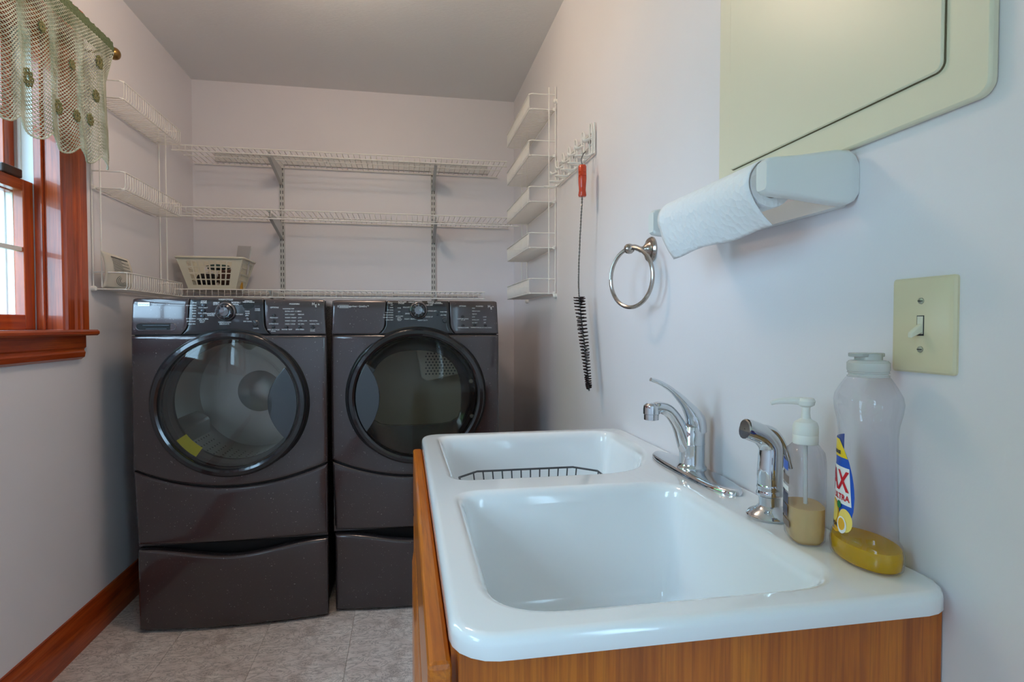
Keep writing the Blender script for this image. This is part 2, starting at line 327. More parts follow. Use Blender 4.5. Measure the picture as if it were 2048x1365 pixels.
MB().box(-1.145, XL, YJ0, YJ1, 1.087, 1.1055).build('stool_back', 'cherry_y', win, False)
ap = [(0, 1.086), (.022, 1.086), (.022, 1.046), (.016, 1.040), (.016, 1.034), (.020, 1.028), (.017, 1.012), (.006, 1.004), (0, 1.004)]
MB().loft([[(XL + p[0], y, p[1]) for p in ap] for y in (YJ0 - .118, YJ1 + .118)]).build('apron', 'cherry_y', win, True, 25)
# ------------------------------------------------------------------ curtain rod and crochet valance
RX, RZ = -1.02, 2.095
rod = thing('curtain_rod', 'brass curtain rod with a rounded finial above the window', 'curtain rod', (RX, 1.62, RZ))
MB().tube([(RX, .93, RZ), (RX, 2.31, RZ)], .009, 12).build('rod', 'brass', rod)
for s_, y in ((1, 2.305), (-1, .935)):
    MB().lathe([(.002, s_ * -.004), (.013, 0), (.013, s_ * .006), (.010, s_ * .010), (.017, s_ * .016), (.0215, s_ * .028), (.021, s_ * .038), (.016, s_ * .049), (.008, s_ * .056), (.001, s_ * .058)], (RX, y, RZ), 'y', 20).build('finial', 'brass', rod)
for y in (2.285, .955): MB().tube([(XL + .029 if 0 else XL, y, RZ - .02), (-1.06, y, RZ - .02), (RX, y, RZ - .011)], .005, 8).build('rod_bracket', 'brass', rod)
val = thing('valance', 'sage green crocheted net valance with flower motifs hanging over the window', 'valance', (RX, 1.62, RZ))
VY0, VY1 = .96, 2.296
def fold(y, d):
    # y along the rod, d = drop below the rod
    k = min(1., d / .12); a = .002 + .0045 * d / .42
    e = max(0., (y - 2.17) / .12)
    return RX + .019 + k * (a * sin(y * 2 * pi / .155 + .8) + .2 * a * sin(y * 2 * pi / .071 + 2)) + .02 * d - .028 * e * e * k
def hem(y): return .405 + .035 * abs(sin((y - 2.03) * pi / .135)) - .02 * max(0, 1 - (2.3 - y) / .08) + .018 * sin(y * 4.2)
nb = MB(); NS, NZ = 160, 78
def vpt(i, j):
    y = VY0 + (VY1 - VY0) * i / NS; d = .012 + (hem(y) - .012) * j / NZ
    yy = y + .006 * sin(d * 18 + y * 9) * d / .4
    return Vector((fold(y, d), yy, RZ - d))
TR = .0016
def strand(a, b, r=TR):
    d = (b - a); u = d.cross(Vector((1, .2, .1))).normalized() * r; w2 = d.cross(u).normalized() * r
    ring = [u, -u * .5 + w2 * .87, -u * .5 - w2 * .87]
    k = len(nb.v)
    for p in (a, b):
        for q in ring: nb.v.append(tuple(p + q))
    for e in range(3): nb.f.append((k + e, k + (e + 1) % 3, k + 3 + (e + 1) % 3, k + 3 + e))
for j in range(NZ):
    for i in range(NS + 1):
        if (i + j) % 2 == 0:
            a = vpt(i, j); m_ = vpt(i, j + .45)
            strand(a, m_, TR * 1.5)
            for di in (-1, 1):
                if 0 <= i + di <= NS: strand(m_, vpt(i + di, j + 1))
tag(nb.build('net', 'yarn', val, True, 180), kind='stuff')
eb = MB(); eb.tube([vpt(i / 2., NZ) for i in range(2 * NS + 1)], [.0022 + .0012 * (i % 2) for i in range(2 * NS + 1)], 5); eb.tube([vpt(NS, j / 2.) for j in range(2 * NZ + 1)], [.002 + .001 * (j % 2) for j in range(2 * NZ + 1)], 5)
eb.build('edging', 'yarn', val, True, 60)
hb = MB(); rings = []
for i in range(161):
    y = VY0 + (VY1 - VY0) * i / 160; ring = []
    for k in range(20):
        a = 2 * pi * k / 20; r_ = .0205 + .0022 * sin(y * 190 + 3 * k) + random.uniform(-.0013, .0013)
        ring.append((RX + r_ * cos(a) * .9, y, RZ + .004 + r_ * 1.25 * sin(a) - (.012 if sin(a) < -.5 else 0)))
    rings.append(ring)
hb.loft(rings); hb.build('rod_pocket', 'yarn_header', val, True, 180, label='gathered dark green rod pocket')
def flower(y, d, r):
    fb = MB(); x = fold(y, d) + .004; z = RZ - d
    fb.tube([(x, y + r * .35 * cos(a * pi / 5), z + r * .35 * sin(a * pi / 5)) for a in range(10)], .0022, 5, True)
    for k in range(8):
        a = k * pi / 4; c = (x, y + r * .72 * cos(a), z + r * .72 * sin(a))
        fb.tube([(c[0], c[1] + r * .24 * cos(q * pi / 3), c[2] + r * .24 * sin(q * pi / 3)) for q in range(6)], .0024, 5, True)
    fb.build('crochet_flower', 'yarn_flower', val, True, 180)
for y, d, r in ((1.80, .305, .026), (1.935, .335, .022), (2.02, .33, .018), (2.115, .31, .019), (2.175, .10, .022), (2.15, .22, .02), (2.01, .18, .014), (1.72, .12, .02), (1.62, .32, .026), (1.45, .30, .024), (1.28, .31, .026), (1.12, .30, .024), (1.86, .14, .015)):
    flower(y, d, r)
# ------------------------------------------------------------------ ceiling lamp (lights the room from above, out of the frame)
LX, LY = -.28, 1.86
lamp = thing('ceiling_lamp', 'flush-mounted ceiling lamp with frosted glass shades', 'lamp', (LX, LY, ZC))
MB().lathe([(.001, 0), (.13, 0), (.13, -.012), (.11, -.022), (.001, -.024)], (LX, LY, ZC), 'z', 32).build('canopy', 'nickel', lamp)
for k in range(3):
    a = 2 * pi * k / 3 + .5; cx, cy_ = LX + .075 * cos(a), LY + .075 * sin(a)
    MB().lathe([(.001, -.022), (.018, -.022), (.018, -.04), (.001, -.042)], (cx, cy_, ZC), 'z', 16).build('socket', 'nickel', lamp)
    b = MB().lathe([(.001, -.04), (.013, -.042), (.016, -.055), (.028, -.075), (.031, -.092), (.026, -.110), (.013, -.121), (.001, -.124)], (cx, cy_, ZC), 'z', 20).build('bulb', 'lamp_glass', lamp)
    l = bpy.data.lights.new('bulb_light', 'POINT'); l.energy = LAMP_W; l.color = (1., .82, .68); l.shadow_soft_size = .032
    lo_ = bpy.data.objects.new('bulb_light', l); COL.objects.link(lo_); lo_.parent = lamp; lo_.location = (cx - LX, cy_ - LY, -.16)
p_ = MATS['lamp_glass'].node_tree.nodes['Principled BSDF']; p_.inputs['Emission Strength'].default_value = 30
# ------------------------------------------------------------------ washer and dryer
def curved(mb, xl, xr, zb, zt, yf, thick, er=.008, ns=22, nt=12):
    """curved front panel: xl/xr functions of t (0 bottom..1 top), zb/zt functions of s (0..1); rounded rim, skirt going back"""
    wd = xr(.5) - xl(.5); ht = zt(.5) - zb(.5)
    def cl(n, L): return [er / L * q for q in (0, .12, .35, .65, 1)] + [er / L + (1 - 2 * er / L) * i / n for i in range(1, n)] + [1 - er / L * q for q in (1, .65, .35, .12, 0)]
    S, T = cl(ns, wd), cl(nt, ht); g = []
    for t in T:
        row = []
        for s_ in S:
            x = xl(t) + (xr(t) - xl(t)) * s_; z = zb(s_) + (zt(s_) - zb(s_)) * t
            d = min(s_ * wd, (1 - s_) * wd, t * ht, (1 - t) * ht); y = yf(x, z)
            if d < er: y += er - sqrt(max(0, er * er - (er - d) ** 2))
            row.append((x, y, z))
        g.append(row)
    n, m_ = len(S), len(T); vs = [p for r in g for p in r]; fs = [(j * n + i, j * n + i + 1, (j + 1) * n + i + 1, (j + 1) * n + i) for j in range(m_ - 1) for i in range(n - 1)]
    bd = list(range(n)) + [j * n + n - 1 for j in range(1, m_)] + [(m_ - 1) * n + i for i in range(n - 2, -1, -1)] + [j * n for j in range(m_ - 2, 0, -1)]
    k = len(vs); vs += [(vs[b][0], vs[b][1] + thick, vs[b][2]) for b in bd]
    fs += [(bd[i], bd[(i + 1) % len(bd)], k + (i + 1) % len(bd), k + i) for i in range(len(bd))]
    return mb.add(vs, fs)
def holed(mb, x0, x1, zb, zt, c, R, yf, thick, er=.008):
    out = []; N = 40
    for i in range(N): s_ = i / N; out.append((x0 + (x1 - x0) * s_, zb(s_)))
    for i in range(N): out.append((x1, zb(1) + (zt(1) - zb(1)) * i / N))
    for i in range(N): s_ = 1 - i / N; out.append((x0 + (x1 - x0) * s_, zt(s_)))
    for i in range(N): out.append((x0, zt(0) + (zb(0) - zt(0)) * i / N))
    rings = []
    for t in (0, .15, .35, .55, .75, .88, .93, .96, .98, .993, 1.):
        ring = []
        for x, z in out:
            a = atan2(z - c[1], x - c[0]); hx, hz = c[0] + R * cos(a), c[1] + R * sin(a); px_, pz = hx + (x - hx) * t, hz + (z - hz) * t
            s_ = (px_ - x0) / (x1 - x0); d = min(px_ - x0, x1 - px_, pz - zb(s_), zt(s_) - pz); y = yf(px_, pz)
            if d < er: y += er - sqrt(max(0, er * er - (er - max(0, d)) ** 2))
            ring.append((px_, y, pz))
        rings.append(ring)
    rings.append([(p[0], p[1] + thick, p[2]) for p in rings[-1]])
    return mb.loft(rings, False, False)
def lathe_y(prof, c, seg=64): return MB().lathe([(r, h) for r, h in prof], c, 'y', seg)
def machine(kind, x0, x1, Y0, cz, R, label):
    W = x1 - x0; cx = (x0 + x1) / 2; wash = kind == 'washer'
    t = thing('washing_machine' if wash else 'clothes_dryer', label, 'washer' if wash else 'dryer', (cx, Y0 + .36, 0))
    def yf(x, z): return Y0 - .026 * (1 - min(1, ((x - cx) / (W / 2)) ** 2)) * (1 if z < 1.09 else .45)
    ZP, ZT = 1.086, 1.219
    def lpz(s_): return .597 - .068 * (1 - (2 * s_ - 1) ** 2)
    def pdz(s_):
        q = 2 * abs(s_ - .5); return .306 - .034 * (.5 + .5 * cos(pi * min(1, q / .92))) 
    # carcass
    b = MB(); y0, y1 = Y0 + .028, 3.12
    b.box(x0 + .004, x0 + .02, y0, y1, .31, ZT - .004).box(x1 - .02, x1 - .004, y0, y1, .31, ZT - .004).box(x0 + .02, x1 - .02, y0, y1, ZT - .02, ZT - .004).box(x0 + .02, x1 - .02, y1 - .02, y1, .31, ZT - .02).box(x0 + .02, x1 - .02, y0, y1, .31, .33)
    b.build('cabinet', 'pearl_graphite', t, False)
    MB().box(x0 + .012, x1 - .012, y0 + .004, y1, .012, .309).build('pedestal', 'gap_black', t, False, bevel=.003)
    MB().box(x0 + .012, x1 - .012, y0 - .004, y0 + .004, .33, ZP - .01 - .24 * 0) if 0 else None
    # black backing behind panel joints, with the door opening left free
    holed(MB(), x0 + .008, x1 - .008, lambda s_: .335, lambda s_: ZT - .012, (cx, cz), R - .02, lambda x, z: yf(x, z) + .012, .012, .004).build('front_frame', 'gap_black', t)
    # lower panel and pedestal drawer
    tap = .012
    curved(MB(), lambda q: x0 + .001 + tap * (1 - q), lambda q: x1 - .001, lambda s_: .325, lambda s_: lpz(s_) - .003, yf, .016, .01).build('lower_panel', 'pearl_graphite', t)
    dw = curved(MB(), lambda q: x0 + .010, lambda q: x1 - .001, lambda s_: .008, pdz, yf, .02, .012).build('pedestal_drawer', 'pearl_graphite', t)
    sc_ = MB(); rings = []
    for i in range(25):
        s_ = .03 + .94 * i / 24; x = x0 + .010 + (W - .011) * s_; z = pdz(s_); y = yf(x, z); q = max(0., 1 - ((s_ - .5) / .30) ** 2)
        rings.append([(x, y + .008, z - .004), (x, y + .03, z - .002 - .03 * q), (x, y + .05, z - .03 * q), (x, y + .05, z - .06), (x, y + .008, z - .05)])
    sc_.loft(rings); sc_.build('handle_scoop', 'pearl_graphite', dw)
    # door panel with round opening
    holed(MB(), x0, x1, lambda s_: lpz(s_) + .003, lambda s_: ZP - .003, (cx, cz), R - .014, yf, .016).build('front_panel', 'pearl_graphite', t)
    # control panel: left, centre and right sections
    xa, xb = (at(372, 635, 2.28)[0], at(529, 635, 2.28)[0]) if wash else (at(769, 635, 2.31)[0], at(901, 635, 2.31)[0])
    def jl(q): return xa + .008 * q - .022 * max(0, 1 - q / .3) ** 2
    def jr(q): return xb - .004 * q + .02 * max(0, 1 - q / .3) ** 2
    yc = lambda x, z: yf(x, 1.2) + (.010 * max(0., (z - 1.19) / .03) ** 2 if z > 1.19 else 0)
    lp = curved(MB(), lambda q: x0 + .001 + .006 * q, lambda q: jl(q) - .0012, lambda s_: ZP, lambda s_: ZT - .004 * max(0, 1 - s_ / .06) ** 2, yc, .014, .005).build('left_panel', 'pearl_graphite', t)
    cp = curved(MB(), lambda q: jl(q) + .0012, lambda q: jr(q) - .0012, lambda s_: ZP, lambda s_: ZT - .001, lambda x, z: yc(x, z) - .003, .016, .005).build('console', 'console_black', t)
    rp = curved(MB(), lambda q: jr(q) + .0012, lambda q: x1 - .001 - .006 * q, lambda s_: ZP, lambda s_: ZT - .004 * max(0, (s_ - .94) / .06) ** 2, yc, .014, .005).build('right_panel', 'pearl_graphite', t)
    # door: outer ring, glass, inner bowl
    yd = Y0 - .026; c = (cx, yd, cz)
    d = lathe_y([(R, .03), (R, .004), (R - .003, -.010), (R - .010, -.018), (R - .022, -.020), (R - .030, -.016), (R - .033, -.008), (R - .033, .02)], c, 96).build('door_ring', 'door_trim', t)
    lathe_y([(R + .006, .03), (R + .006, .012), (R + .002, .007), (R, .007)], c, 96).build('door_seal', 'gap_black', d)
    gm = 'door_glass' if wash else 'dryer_glass'
    lathe_y([(R - .033, -.009), (R - .06, -.014), (R - .11, -.019), (.10, -.024), (.05, -.026), (.001, -.0265)], c, 72).build('door_glass', gm, d)
    if wash:
        lathe_y([(R - .034, .012), (R - .06, .016), (.205, .03), (.193, .05), (.187, .085), (.17, .105), (.10, .118), (.001, .122)], c, 72).build('glass_bowl', 'clear_plastic', d)
        lathe_y([(R - .036, .022), (.235, .035), (.235, .065), (.222, .08), (.222, .10)], c, 64).build('gasket', 'gasket', t)
        dm = lathe_y([(.222, .10), (.25, .10), (.25, .12), (.252, .40), (.24, .43), (.09, .44), (.06, .42), (.001, .418)], c, 72).build('drum', 'drum_steel', t)
        for k in range(3):
            a0 = 2 * pi * k / 3 - .55; bf = MB(); rr = []
            for j in range(7):
                y = yd + .14 + .26 * j / 6; h = .062 * sin(pi * (j + .6) / 7.2)
                rr.append([(cx + r_ * cos(a0 + da), y, cz + r_ * sin(a0 + da)) for r_, da in ((.252, -.2), (.25 - h * .7, -.12), (.25 - h, -.02), (.25 - h, .04), (.25 - h * .7, .13), (.252, .22))])
            bf.loft(rr); bf.build('drum_paddle', 'drum_steel', dm)
        hb_ = MB()
        for q in range(14):
            a = -2.6 + q * .11
            for j in range(8):
                y = yd + .13 + .03 * j; r_ = .2475; p = (cx + r_ * cos(a), y, cz + r_ * sin(a))
                u_ = Vector((-sin(a), 0, cos(a))) * .004; v_ = Vector((0, .004, 0)); P0 = Vector(p)
                k = len(hb_.v); hb_.v += [tuple(P0 + u_ * cos(e * pi / 3) + v_ * sin(e * pi / 3)) for e in range(6)]; hb_.f.append(tuple(range(k, k + 6)))
        tag(hb_.build('drum_holes', 'gap_black', dm, False), kind='stuff')
        # yellow energy sticker seen inside the glass
        st = MB(); 
        for a0, a1, r0, r1 in ((3.75, 4.15, .19, .225),):
            vs = [(cx + r_ * cos(a0 + (a1 - a0) * i / 8), yd + (.006 if r_ == r1 else .02), cz + r_ * sin(a0 + (a1 - a0) * i / 8)) for r_ in (r0, r1) for i in range(9)]
            st.add(vs, [(i, i + 1, i + 10, i + 9) for i in range(8)])
        st.build('sticker', 'yellow_sticker', d, False, label='yellow sticker on the door glass')
    else:
        lathe_y([(R - .036, .01), (R - .05, .03), (.218, .05), (.216, .08), (.21, .085)], c, 64).build('door_liner', 'console_black', d)
        rb = MB(); Rg = []
        for y_, gx, gz, rr_ in ((yd + .07, .195, .165, .08), (yd + .10, .19, .16, .075), (yd + .11, .18, .15, .07)):
            Rg.append([(cx + p[0], y_, cz - .008 + p[1]) for p in rrect(-gx, gx, -gz + .01, gz + .025, [.15, .15, .06, .06], 8)])
        dm = lathe_y([(.21, .085), (.275, .09), (.275, .42), (.26, .44), (.001, .445)], c, 64).build('drum', 'drum_enamel', t)
        ln = []
        n_ = 36
        outer = [(cx + (R - .037) * cos(2 * pi * k / n_), yd + .012, cz + (R - .037) * sin(2 * pi * k / n_)) for k in range(n_)]
        def op(a):
            x, z = cos(a), sin(a); gx, gz = .183, (.178 if z > 0 else .125); e = 2.4 if z > 0 else 5
            k_ = (abs(x / gx) ** e + abs(z / gz) ** e) ** (-1 / e); return (cx + x * k_ - .004, yd + .06, cz + z * k_)
        inner = [op(2 * pi * k / n_) for k in range(n_)]; inner2 = [(p[0], p[1] + .03, p[2]) for p in inner]
        MB().loft([outer, [tuple(o_ + (i_ - o_) * .5 + (0.012 if ax == 1 else 0) for ax, (o_, i_) in enumerate(zip(a_, b_))) for a_, b_ in zip(outer, inner)], inner, inner2], False, False).build('inner_liner', 'console_black', d)
        # perforated lint vent hanging in the drum
        vp = MB(); pv = [(.0, .18), (.025, .045), (.05, .03), (.19, .06), (.19, .18)]
        vp.prism([(cx + a_, cz + b_) for a_, b_ in pv], yd + .30, yd + .32, 'y'); vo = vp.build('lint_vent', 'drum_enamel', dm, False, bevel=.006)
        hh = MB()
        for q in range(9):
            for j in range(8):
                x = cx + .045 + q * .015 + (j % 2) * .0075; z = cz + .062 + j * .013
                k = len(hh.v); hh.v += [(x + .0042 * cos(e * pi / 3), yd + .2995, z + .0042 * sin(e * pi / 3)) for e in range(6)]; hh.f.append(tuple(range(k, k + 6)))
        tag(hh.build('vent_holes', 'gasket', vo, False), kind='stuff')
        for hx, hz in ((.212, .055), (.215, -.085)): MB().lathe([(.001, -.004), (.007, -.004), (.009, .004), (.001, .006)], (cx + hx, yd + .0, cz + hz), 'y', 12).build('bumper', 'gasket', d)
        MB().prism(rrect(cx - .215, cx - .165, cz + .085, cz + .125, .008, 3), yd - .012, yd + .02, 'y').xform(Matrix.Translation((cx - .19, 0, cz + .105)) @ Matrix.Rotation(radians(35), 4, 'Y') @ Matrix.Translation((-cx + .19, 0, -cz - .105))).build('latch', 'handle_grey', d, True, 30, bevel=.003)
    # lens-shaped door handle plate
    sg = 1 if wash else -1; a1 = .60; Rh = R - .034
    o1 = [(cx + sg * Rh * cos(a), cz + Rh * sin(a)) for a in [-a1 + 2 * a1 * i / 16 for i in range(17)]]
    zt_ = Rh * sin(a1); xc = Rh * cos(a1); bl = .062 if wash else .05
    o2 = [(cx + sg * (xc - bl * (1 - (z / zt_) ** 2)), cz + z) for z in [zt_ - 2 * zt_ * i / 16 for i in range(1, 16)]]
    MB().prism(o1 + o2, yd - .020, yd - .004, 'y').build('door_handle', 'handle_grey', d, True, 30, bevel=.002)
    # ---- console hardware and print
    kp = at(450, 624, 2.274) if wash else at(837, 621, 2.306); yk = yc(kp[0], 1.17) - .003
    kb = lathe_y([(.036, .004), (.036, -.004), (.033, -.009), (.030, -.011), (.027, -.010)], (kp[0], yk, kp[2]), 40).build('knob_ring', 'knob_chrome', cp)
    lathe_y([(.0275, -.002), (.026, -.020), (.021, -.024), (.018, -.023), (.001, -.022)], (kp[0], yk, kp[2]), 32).build('knob', 'console_black', cp, label='round cycle selector knob')
    lathe_y([(.0165, -.022), (.0155, -.026), (.001, -.027)], (kp[0], yk, kp[2]), 24).build('knob_cap', 'knob_chrome', cp)
    for k in range(10):
        a = 2 * pi * k / 10; MB().box(-.002, .002, -.0235, -.019, .0165, .0245).xform(Matrix.Translation((kp[0], yk, kp[2])) @ Matrix.Rotation(a, 4, 'Y')).build('knob_grip', 'knob_chrome' if k % 3 == 0 else 'handle_grey', cp, False)
    def on(u, v):
        p = at(u, v, Y0 - .012); y = yc(p[0], p[2]); return at(u, v, y)
    def pr(s_, u, v, hpx, par, mat='print_white', al='CENTER', sx=.9):
        p = on(u, v); k = hpx * 2.1 / 1165 * 1.35
        e = .0042 if par is cp else .0012
        text(s_, lambda X, Y_, p=p, e=e: (p[0] + X, yc(p[0] + X, p[2] + Y_) - e, p[2] + Y_), k, mat, par, 'lettering', al, sx)
    def button(u, v, r, par, mat='handle_grey', nm='button', sz=1.):
        p = on(u, v); yy = yc(p[0], p[2]) - (.003 if par is cp else 0)
        b = MB().lathe([(r, .002), (r, -.0025), (r * .8, -.0045), (.0005, -.005)], (p[0], yy, p[2]), 'y', 16); b.v = [(p[0] + (x - p[0]) * sz, y, z) for x, y, z in b.v]
        return b.build(nm, mat, par)
    def led(u, v, par): 
        p = on(u, v); yy = yc(p[0], p[2]) - (.004 if par is cp else .001); return MB().lathe([(.0016, .001), (.0014, -.0012), (.0002, -.0016)], (p[0], yy, p[2]), 'y', 6).build('indicator', 'slot_dark', par)
    def badge(u, v, wpx, hpx, s_, mat='badge_silver', ink='print_grey'):
        p = on(u, v); k = 2.1 / 1165; bw, bh = wpx * k, hpx * k; yy = yc(p[0], p[2])
        MB().prism(rrect(p[0] - bw / 2, p[0] + bw / 2, p[2] - bh / 2, p[2] + bh / 2, .001, 2), yy - .003, yy + .002, 'y').build('badge', mat, lp, False, bevel=.0006)
        text(s_, lambda X, Y_, p=p: (p[0] + X, yy - .0034, p[2] + Y_), bh * .95, ink, lp, 'badge_lettering', 'CENTER', .95)
    if wash:
        badge(288, 609, 22, 8, 'Kenmore'); pr('Elite', 310, 609.5, 3.4, lp)
        # detergent drawer grip
        p = on(313, 654); yy = yc(p[0], p[2]); hw, hh_ = .066, .0125
        lip = rrect(p[0] - hw, p[0] + hw, p[2] - hh_, p[2] + hh_, .0124, 6)
        MB().prism(lip, yy - .0022, yy + .004, 'y').build('drawer_grip', 'gap_black', lp, True, 40, label='dark recessed detergent drawer grip')
        MB().tube([(a_, yy - .0025, b_) for a_, b_ in lip], .0014, 6, True).build('grip_rim', 'knob_chrome', lp)
        MB().box(p[0] - .044, p[0] + .044, yy - .006, yy - .002, p[2] + .003, p[2] + .006).build('grip_bar', 'handle_grey', lp, False, bevel=.001)
        MB().box(p[0] - .034, p[0] + .034, yy - .005, yy - .002, p[2] - .009, p[2] - .007).build('grip_bar', 'handle_grey', lp, False, bevel=.0008)
        for s_, u, v, h in (('WASH CYCLES', 452, 599.8, 3.4), ('NORMAL /', 473, 605.5, 3.2), ('CASUAL', 471, 609.3, 3.2), ('HEAVY', 433.5, 606, 3.2), ('DUTY', 432.5, 609.4, 3.2), ('WHITEST', 423, 628, 3.2), ('WHITES', 422.5, 631.4, 3.2),
                            ('SANITARY', 477.5, 629.5, 3.2), ('HANDWASH', 450, 645, 3.4), ('DELICATE', 449.5, 648.6, 3.4), ('CYCLE', 408.5, 603, 3), ('SIGNAL', 408.5, 606, 3), ('STAIN TREAT', 407, 616, 2.4), ('SOIL LEVEL', 406, 627, 2.8),
                            ('WASH & SPIN', 405.5, 638.6, 3), ('PRESS TO', 405, 642, 2.2), ('SELECT', 405, 645, 2.2), ('ESTIMATED', 497.5, 602.6, 2.4), ('TIME REMAINING', 497.5, 605, 2.4), ('DOOR', 515.5, 618.5, 2.6), ('LOCKED', 515.5, 621.5, 2.2),
                            ('WASH', 495, 623.2, 2.6), ('RINSE', 495.5, 627.4, 2.6), ('SPIN', 494.5, 631.6, 2.6), ('END SIGNAL', 496, 643.4, 2.4), ('PAUSE', 511.5, 645.6, 2.6), ('START', 511.5, 649.2, 2.6), ('CANCEL', 512.5, 657.3, 2.4)):
            pr(s_, u, v, h, cp)
        for i, s_ in enumerate(('DONE', 'ADD GARMENT', 'PREWASH', 'WASH', 'RINSE', 'SPIN', 'EXTRA HEAVY', 'EXTRA RINSE', 'HOLD SPIN')):
            v = 606.2 + 5.3 * i; pr(s_, 394 - .3 * i, v, 2.3, cp, al='RIGHT'); led(397 - .35 * i, v, cp)
        for u, v in ((408, 611), (406.6, 621.8), (405.6, 633)): button(u, v, .0062, cp, 'handle_grey', sz=1.2)
        for u, v in ((490, 623.2), (490, 627.4), (490, 631.6)): led(u, v, cp)
        button(495.6, 638.2, .0055, cp, 'knob_chrome', sz=1.3); button(511.5, 647.4, .0115, cp, 'console_black', 'start_button')
        o_ = MB(); p = on(511.5, 647.4); o_.tube([(p[0] + .0115 * cos(a * pi / 12), yc(p[0], p[2]) - .0035, p[2] + .0115 * sin(a * pi / 12)) for a in range(24)], .0007, 5, True); o_.build('button_ring', 'knob_chrome', cp)
        p = on(497, 612); MB().prism([(p[0] + .019 * cos(a * pi / 12), p[2] + .012 * sin(a * pi / 12)) for a in range(24)], yc(p[0], p[2]) - .0042, yc(p[0], p[2]), 'y').build('display', 'gap_black', cp, label='dark oval display')
        MB().tube([on(510, 614)[:1] + (yc(0, 1.17) - .016 - .008,) + on(510, 614)[2:], on(517, 614)[:1] + (yc(0, 1.17) - .016 - .008,) + on(517, 614)[2:]], .0006, 4).build('key_mark', 'print_white', cp) if 0 else None
        for s_, u, v, h in (('OPTIONS', 549, 615.6, 3.2), ('MODIFIERS', 589, 608.6, 3.4), ('PREWASH', 548, 636, 2.8), ('EXTRA RINSE', 547.6, 648.2, 2.6), ('END OF CYCLE', 547, 660, 2.8), ('SIGNAL', 546.8, 663, 2.4),
                            ('WASH/RINSE TEMP', 577, 618.2, 2.2), ('WATER TEMP', 574, 659.6, 2.8), ('SPIN SPEED', 600, 659.6, 2.8), ('ADD EXTRA', 627, 642.2, 2.4), ('NORMAL TIME', 629, 648.6, 2.4), ('CYCLE', 625.5, 659.4, 2.6), ('SIGNAL', 625.5, 662.4, 2.4)):
            pr(s_, u, v, h, rp)
        for i, (a_, b_) in enumerate((('EXTRA HOT / COLD', 'MAX'), ('HOT / COLD', 'MEDIUM'), ('WARM / WARM', 'LOW'), ('WARM / COLD', 'EXTRA LOW'), ('COLD / COLD', 'NO SPIN'))):
            v = 623.2 + 6.35 * i; pr(a_, 570, v, 2.6, rp, al='LEFT'); pr(b_, 596, v, 2.6, rp, al='LEFT'); led(567.5, v, rp); led(593.5, v, rp)
        for u, v in ((548, 631.2), (547.5, 643), (547, 654.7), (573, 654.7), (600, 654.7)): button(u, v, .0052, rp, 'console_black', sz=1.3)
        button(626, 654.5, .0075, rp, 'console_black')
        pr('H', 626.6, 608.5, 6, rp); pr('E', 632, 612.3, 6, rp); pr('3t', 637.5, 609.5, 3.6, rp)
        p = on(637.5, 659.5); q_ = .0052
        MB().tube([(p[0] + a_ * q_, yc(p[0], p[2]) - .001, p[2] + b_ * q_) for a_, b_ in ((-1, -1), (1, -1), (1, 1), (-1, 1))], .0005, 4, True).build('energy_mark', 'print_grey', rp)
    else:
        badge(688.2, 613.6, 20, 8, 'Kenmore', 'print_grey', 'badge_silver'); pr('smartheat \u2022 QuietDry\u2122', 717.5, 613.2, 3.6, lp)
        p0, p1 = on(771, 602), on(768, 652)
        for s_, u, v, h in (('AUTO DRY', 804.5, 604.4, 3), ('CYCLES', 802.5, 607.3, 3), ('CASUAL', 823, 605, 3), ('NORMAL', 837, 603.3, 3.2), ('MANUAL', 861.5, 604.8, 3), ('CYCLES', 861.5, 607.6, 2.8), ('TIMED DRY', 857.5, 610.8, 2.8), ('ESTIMATED', 876.5, 605.6, 2), ('TIME REMAINING', 876.5, 607.6, 2),
                            ('DELICATE', 813, 615.2, 2.8), ('JEANS', 815, 627.7, 3), ('BULKY / BEDDING', 822, 638.5, 2.8), ('HEAVY DUTY', 845.5, 641.2, 3), ('TOUCH UP', 857.5, 634.2, 2.8), ('EXPRESS DRY', 863.5, 622.6, 2.8),
                            ('MORE TIME', 887, 624.4, 2.4), ('LESS TIME', 886.5, 630.8, 2.4), ('PAUSE', 888.8, 639.2, 2.6), ('START', 888.8, 642.8, 2.6), ('MORE', 798.5, 616.6, 2.2), ('LESS', 798.5, 623.8, 2.2), ('AUTO DRY', 799, 633, 2.6), ('LEVEL', 798.5, 636, 2.4), ('PRESS TO', 799, 639, 2), ('SELECT', 799, 641.4, 2)):
            pr(s_, u, v, h, cp)
        pr('STATUS', 780, 607, 2.4, cp)
        for i, s_ in enumerate(('WET', 'DAMP', 'DRY SENSE', 'CUSTOM DRY', 'EXTRA DRYNESS', 'WRINKLE GUARD', 'CHECK VENT')):
            v = 610.8 + 4.95 * i; pr(s_, 786.5, v, 2.2, cp, al='RIGHT'); led(789, v, cp)
        button(799, 628.4, .0048, cp, 'handle_grey', sz=1.3); button(875, 624.4, .0042, cp, 'handle_grey', sz=1.3); button(875, 630.6, .0042, cp, 'handle_grey', sz=1.3); button(889.5, 641, .0105, cp, 'console_black', 'start_button')
        o_ = MB(); p = on(889.5, 641); o_.tube([(p[0] + .0105 * cos(a * pi / 12), yc(p[0], p[2]) - .0035, p[2] + .0105 * sin(a * pi / 12)) for a in range(24)], .0006, 5, True); o_.build('button_ring', 'handle_grey', cp)
        for s_, u, v, h in (('OPTIONS', 925, 612.8, 3), ('MODIFIERS', 959, 613.2, 2.8), ('DAMP DRY SIGNAL', 926, 638.2, 2.4), ('ON / OFF', 926, 640.6, 1.8), ('WRINKLE GUARD', 926.5, 655.8, 2.6), ('TEMPERATURE', 949.5, 655.6, 2.4), ('END OF CYCLE SIGNAL', 971, 655.8, 2.2)):
            pr(s_, u, v, h, rp)
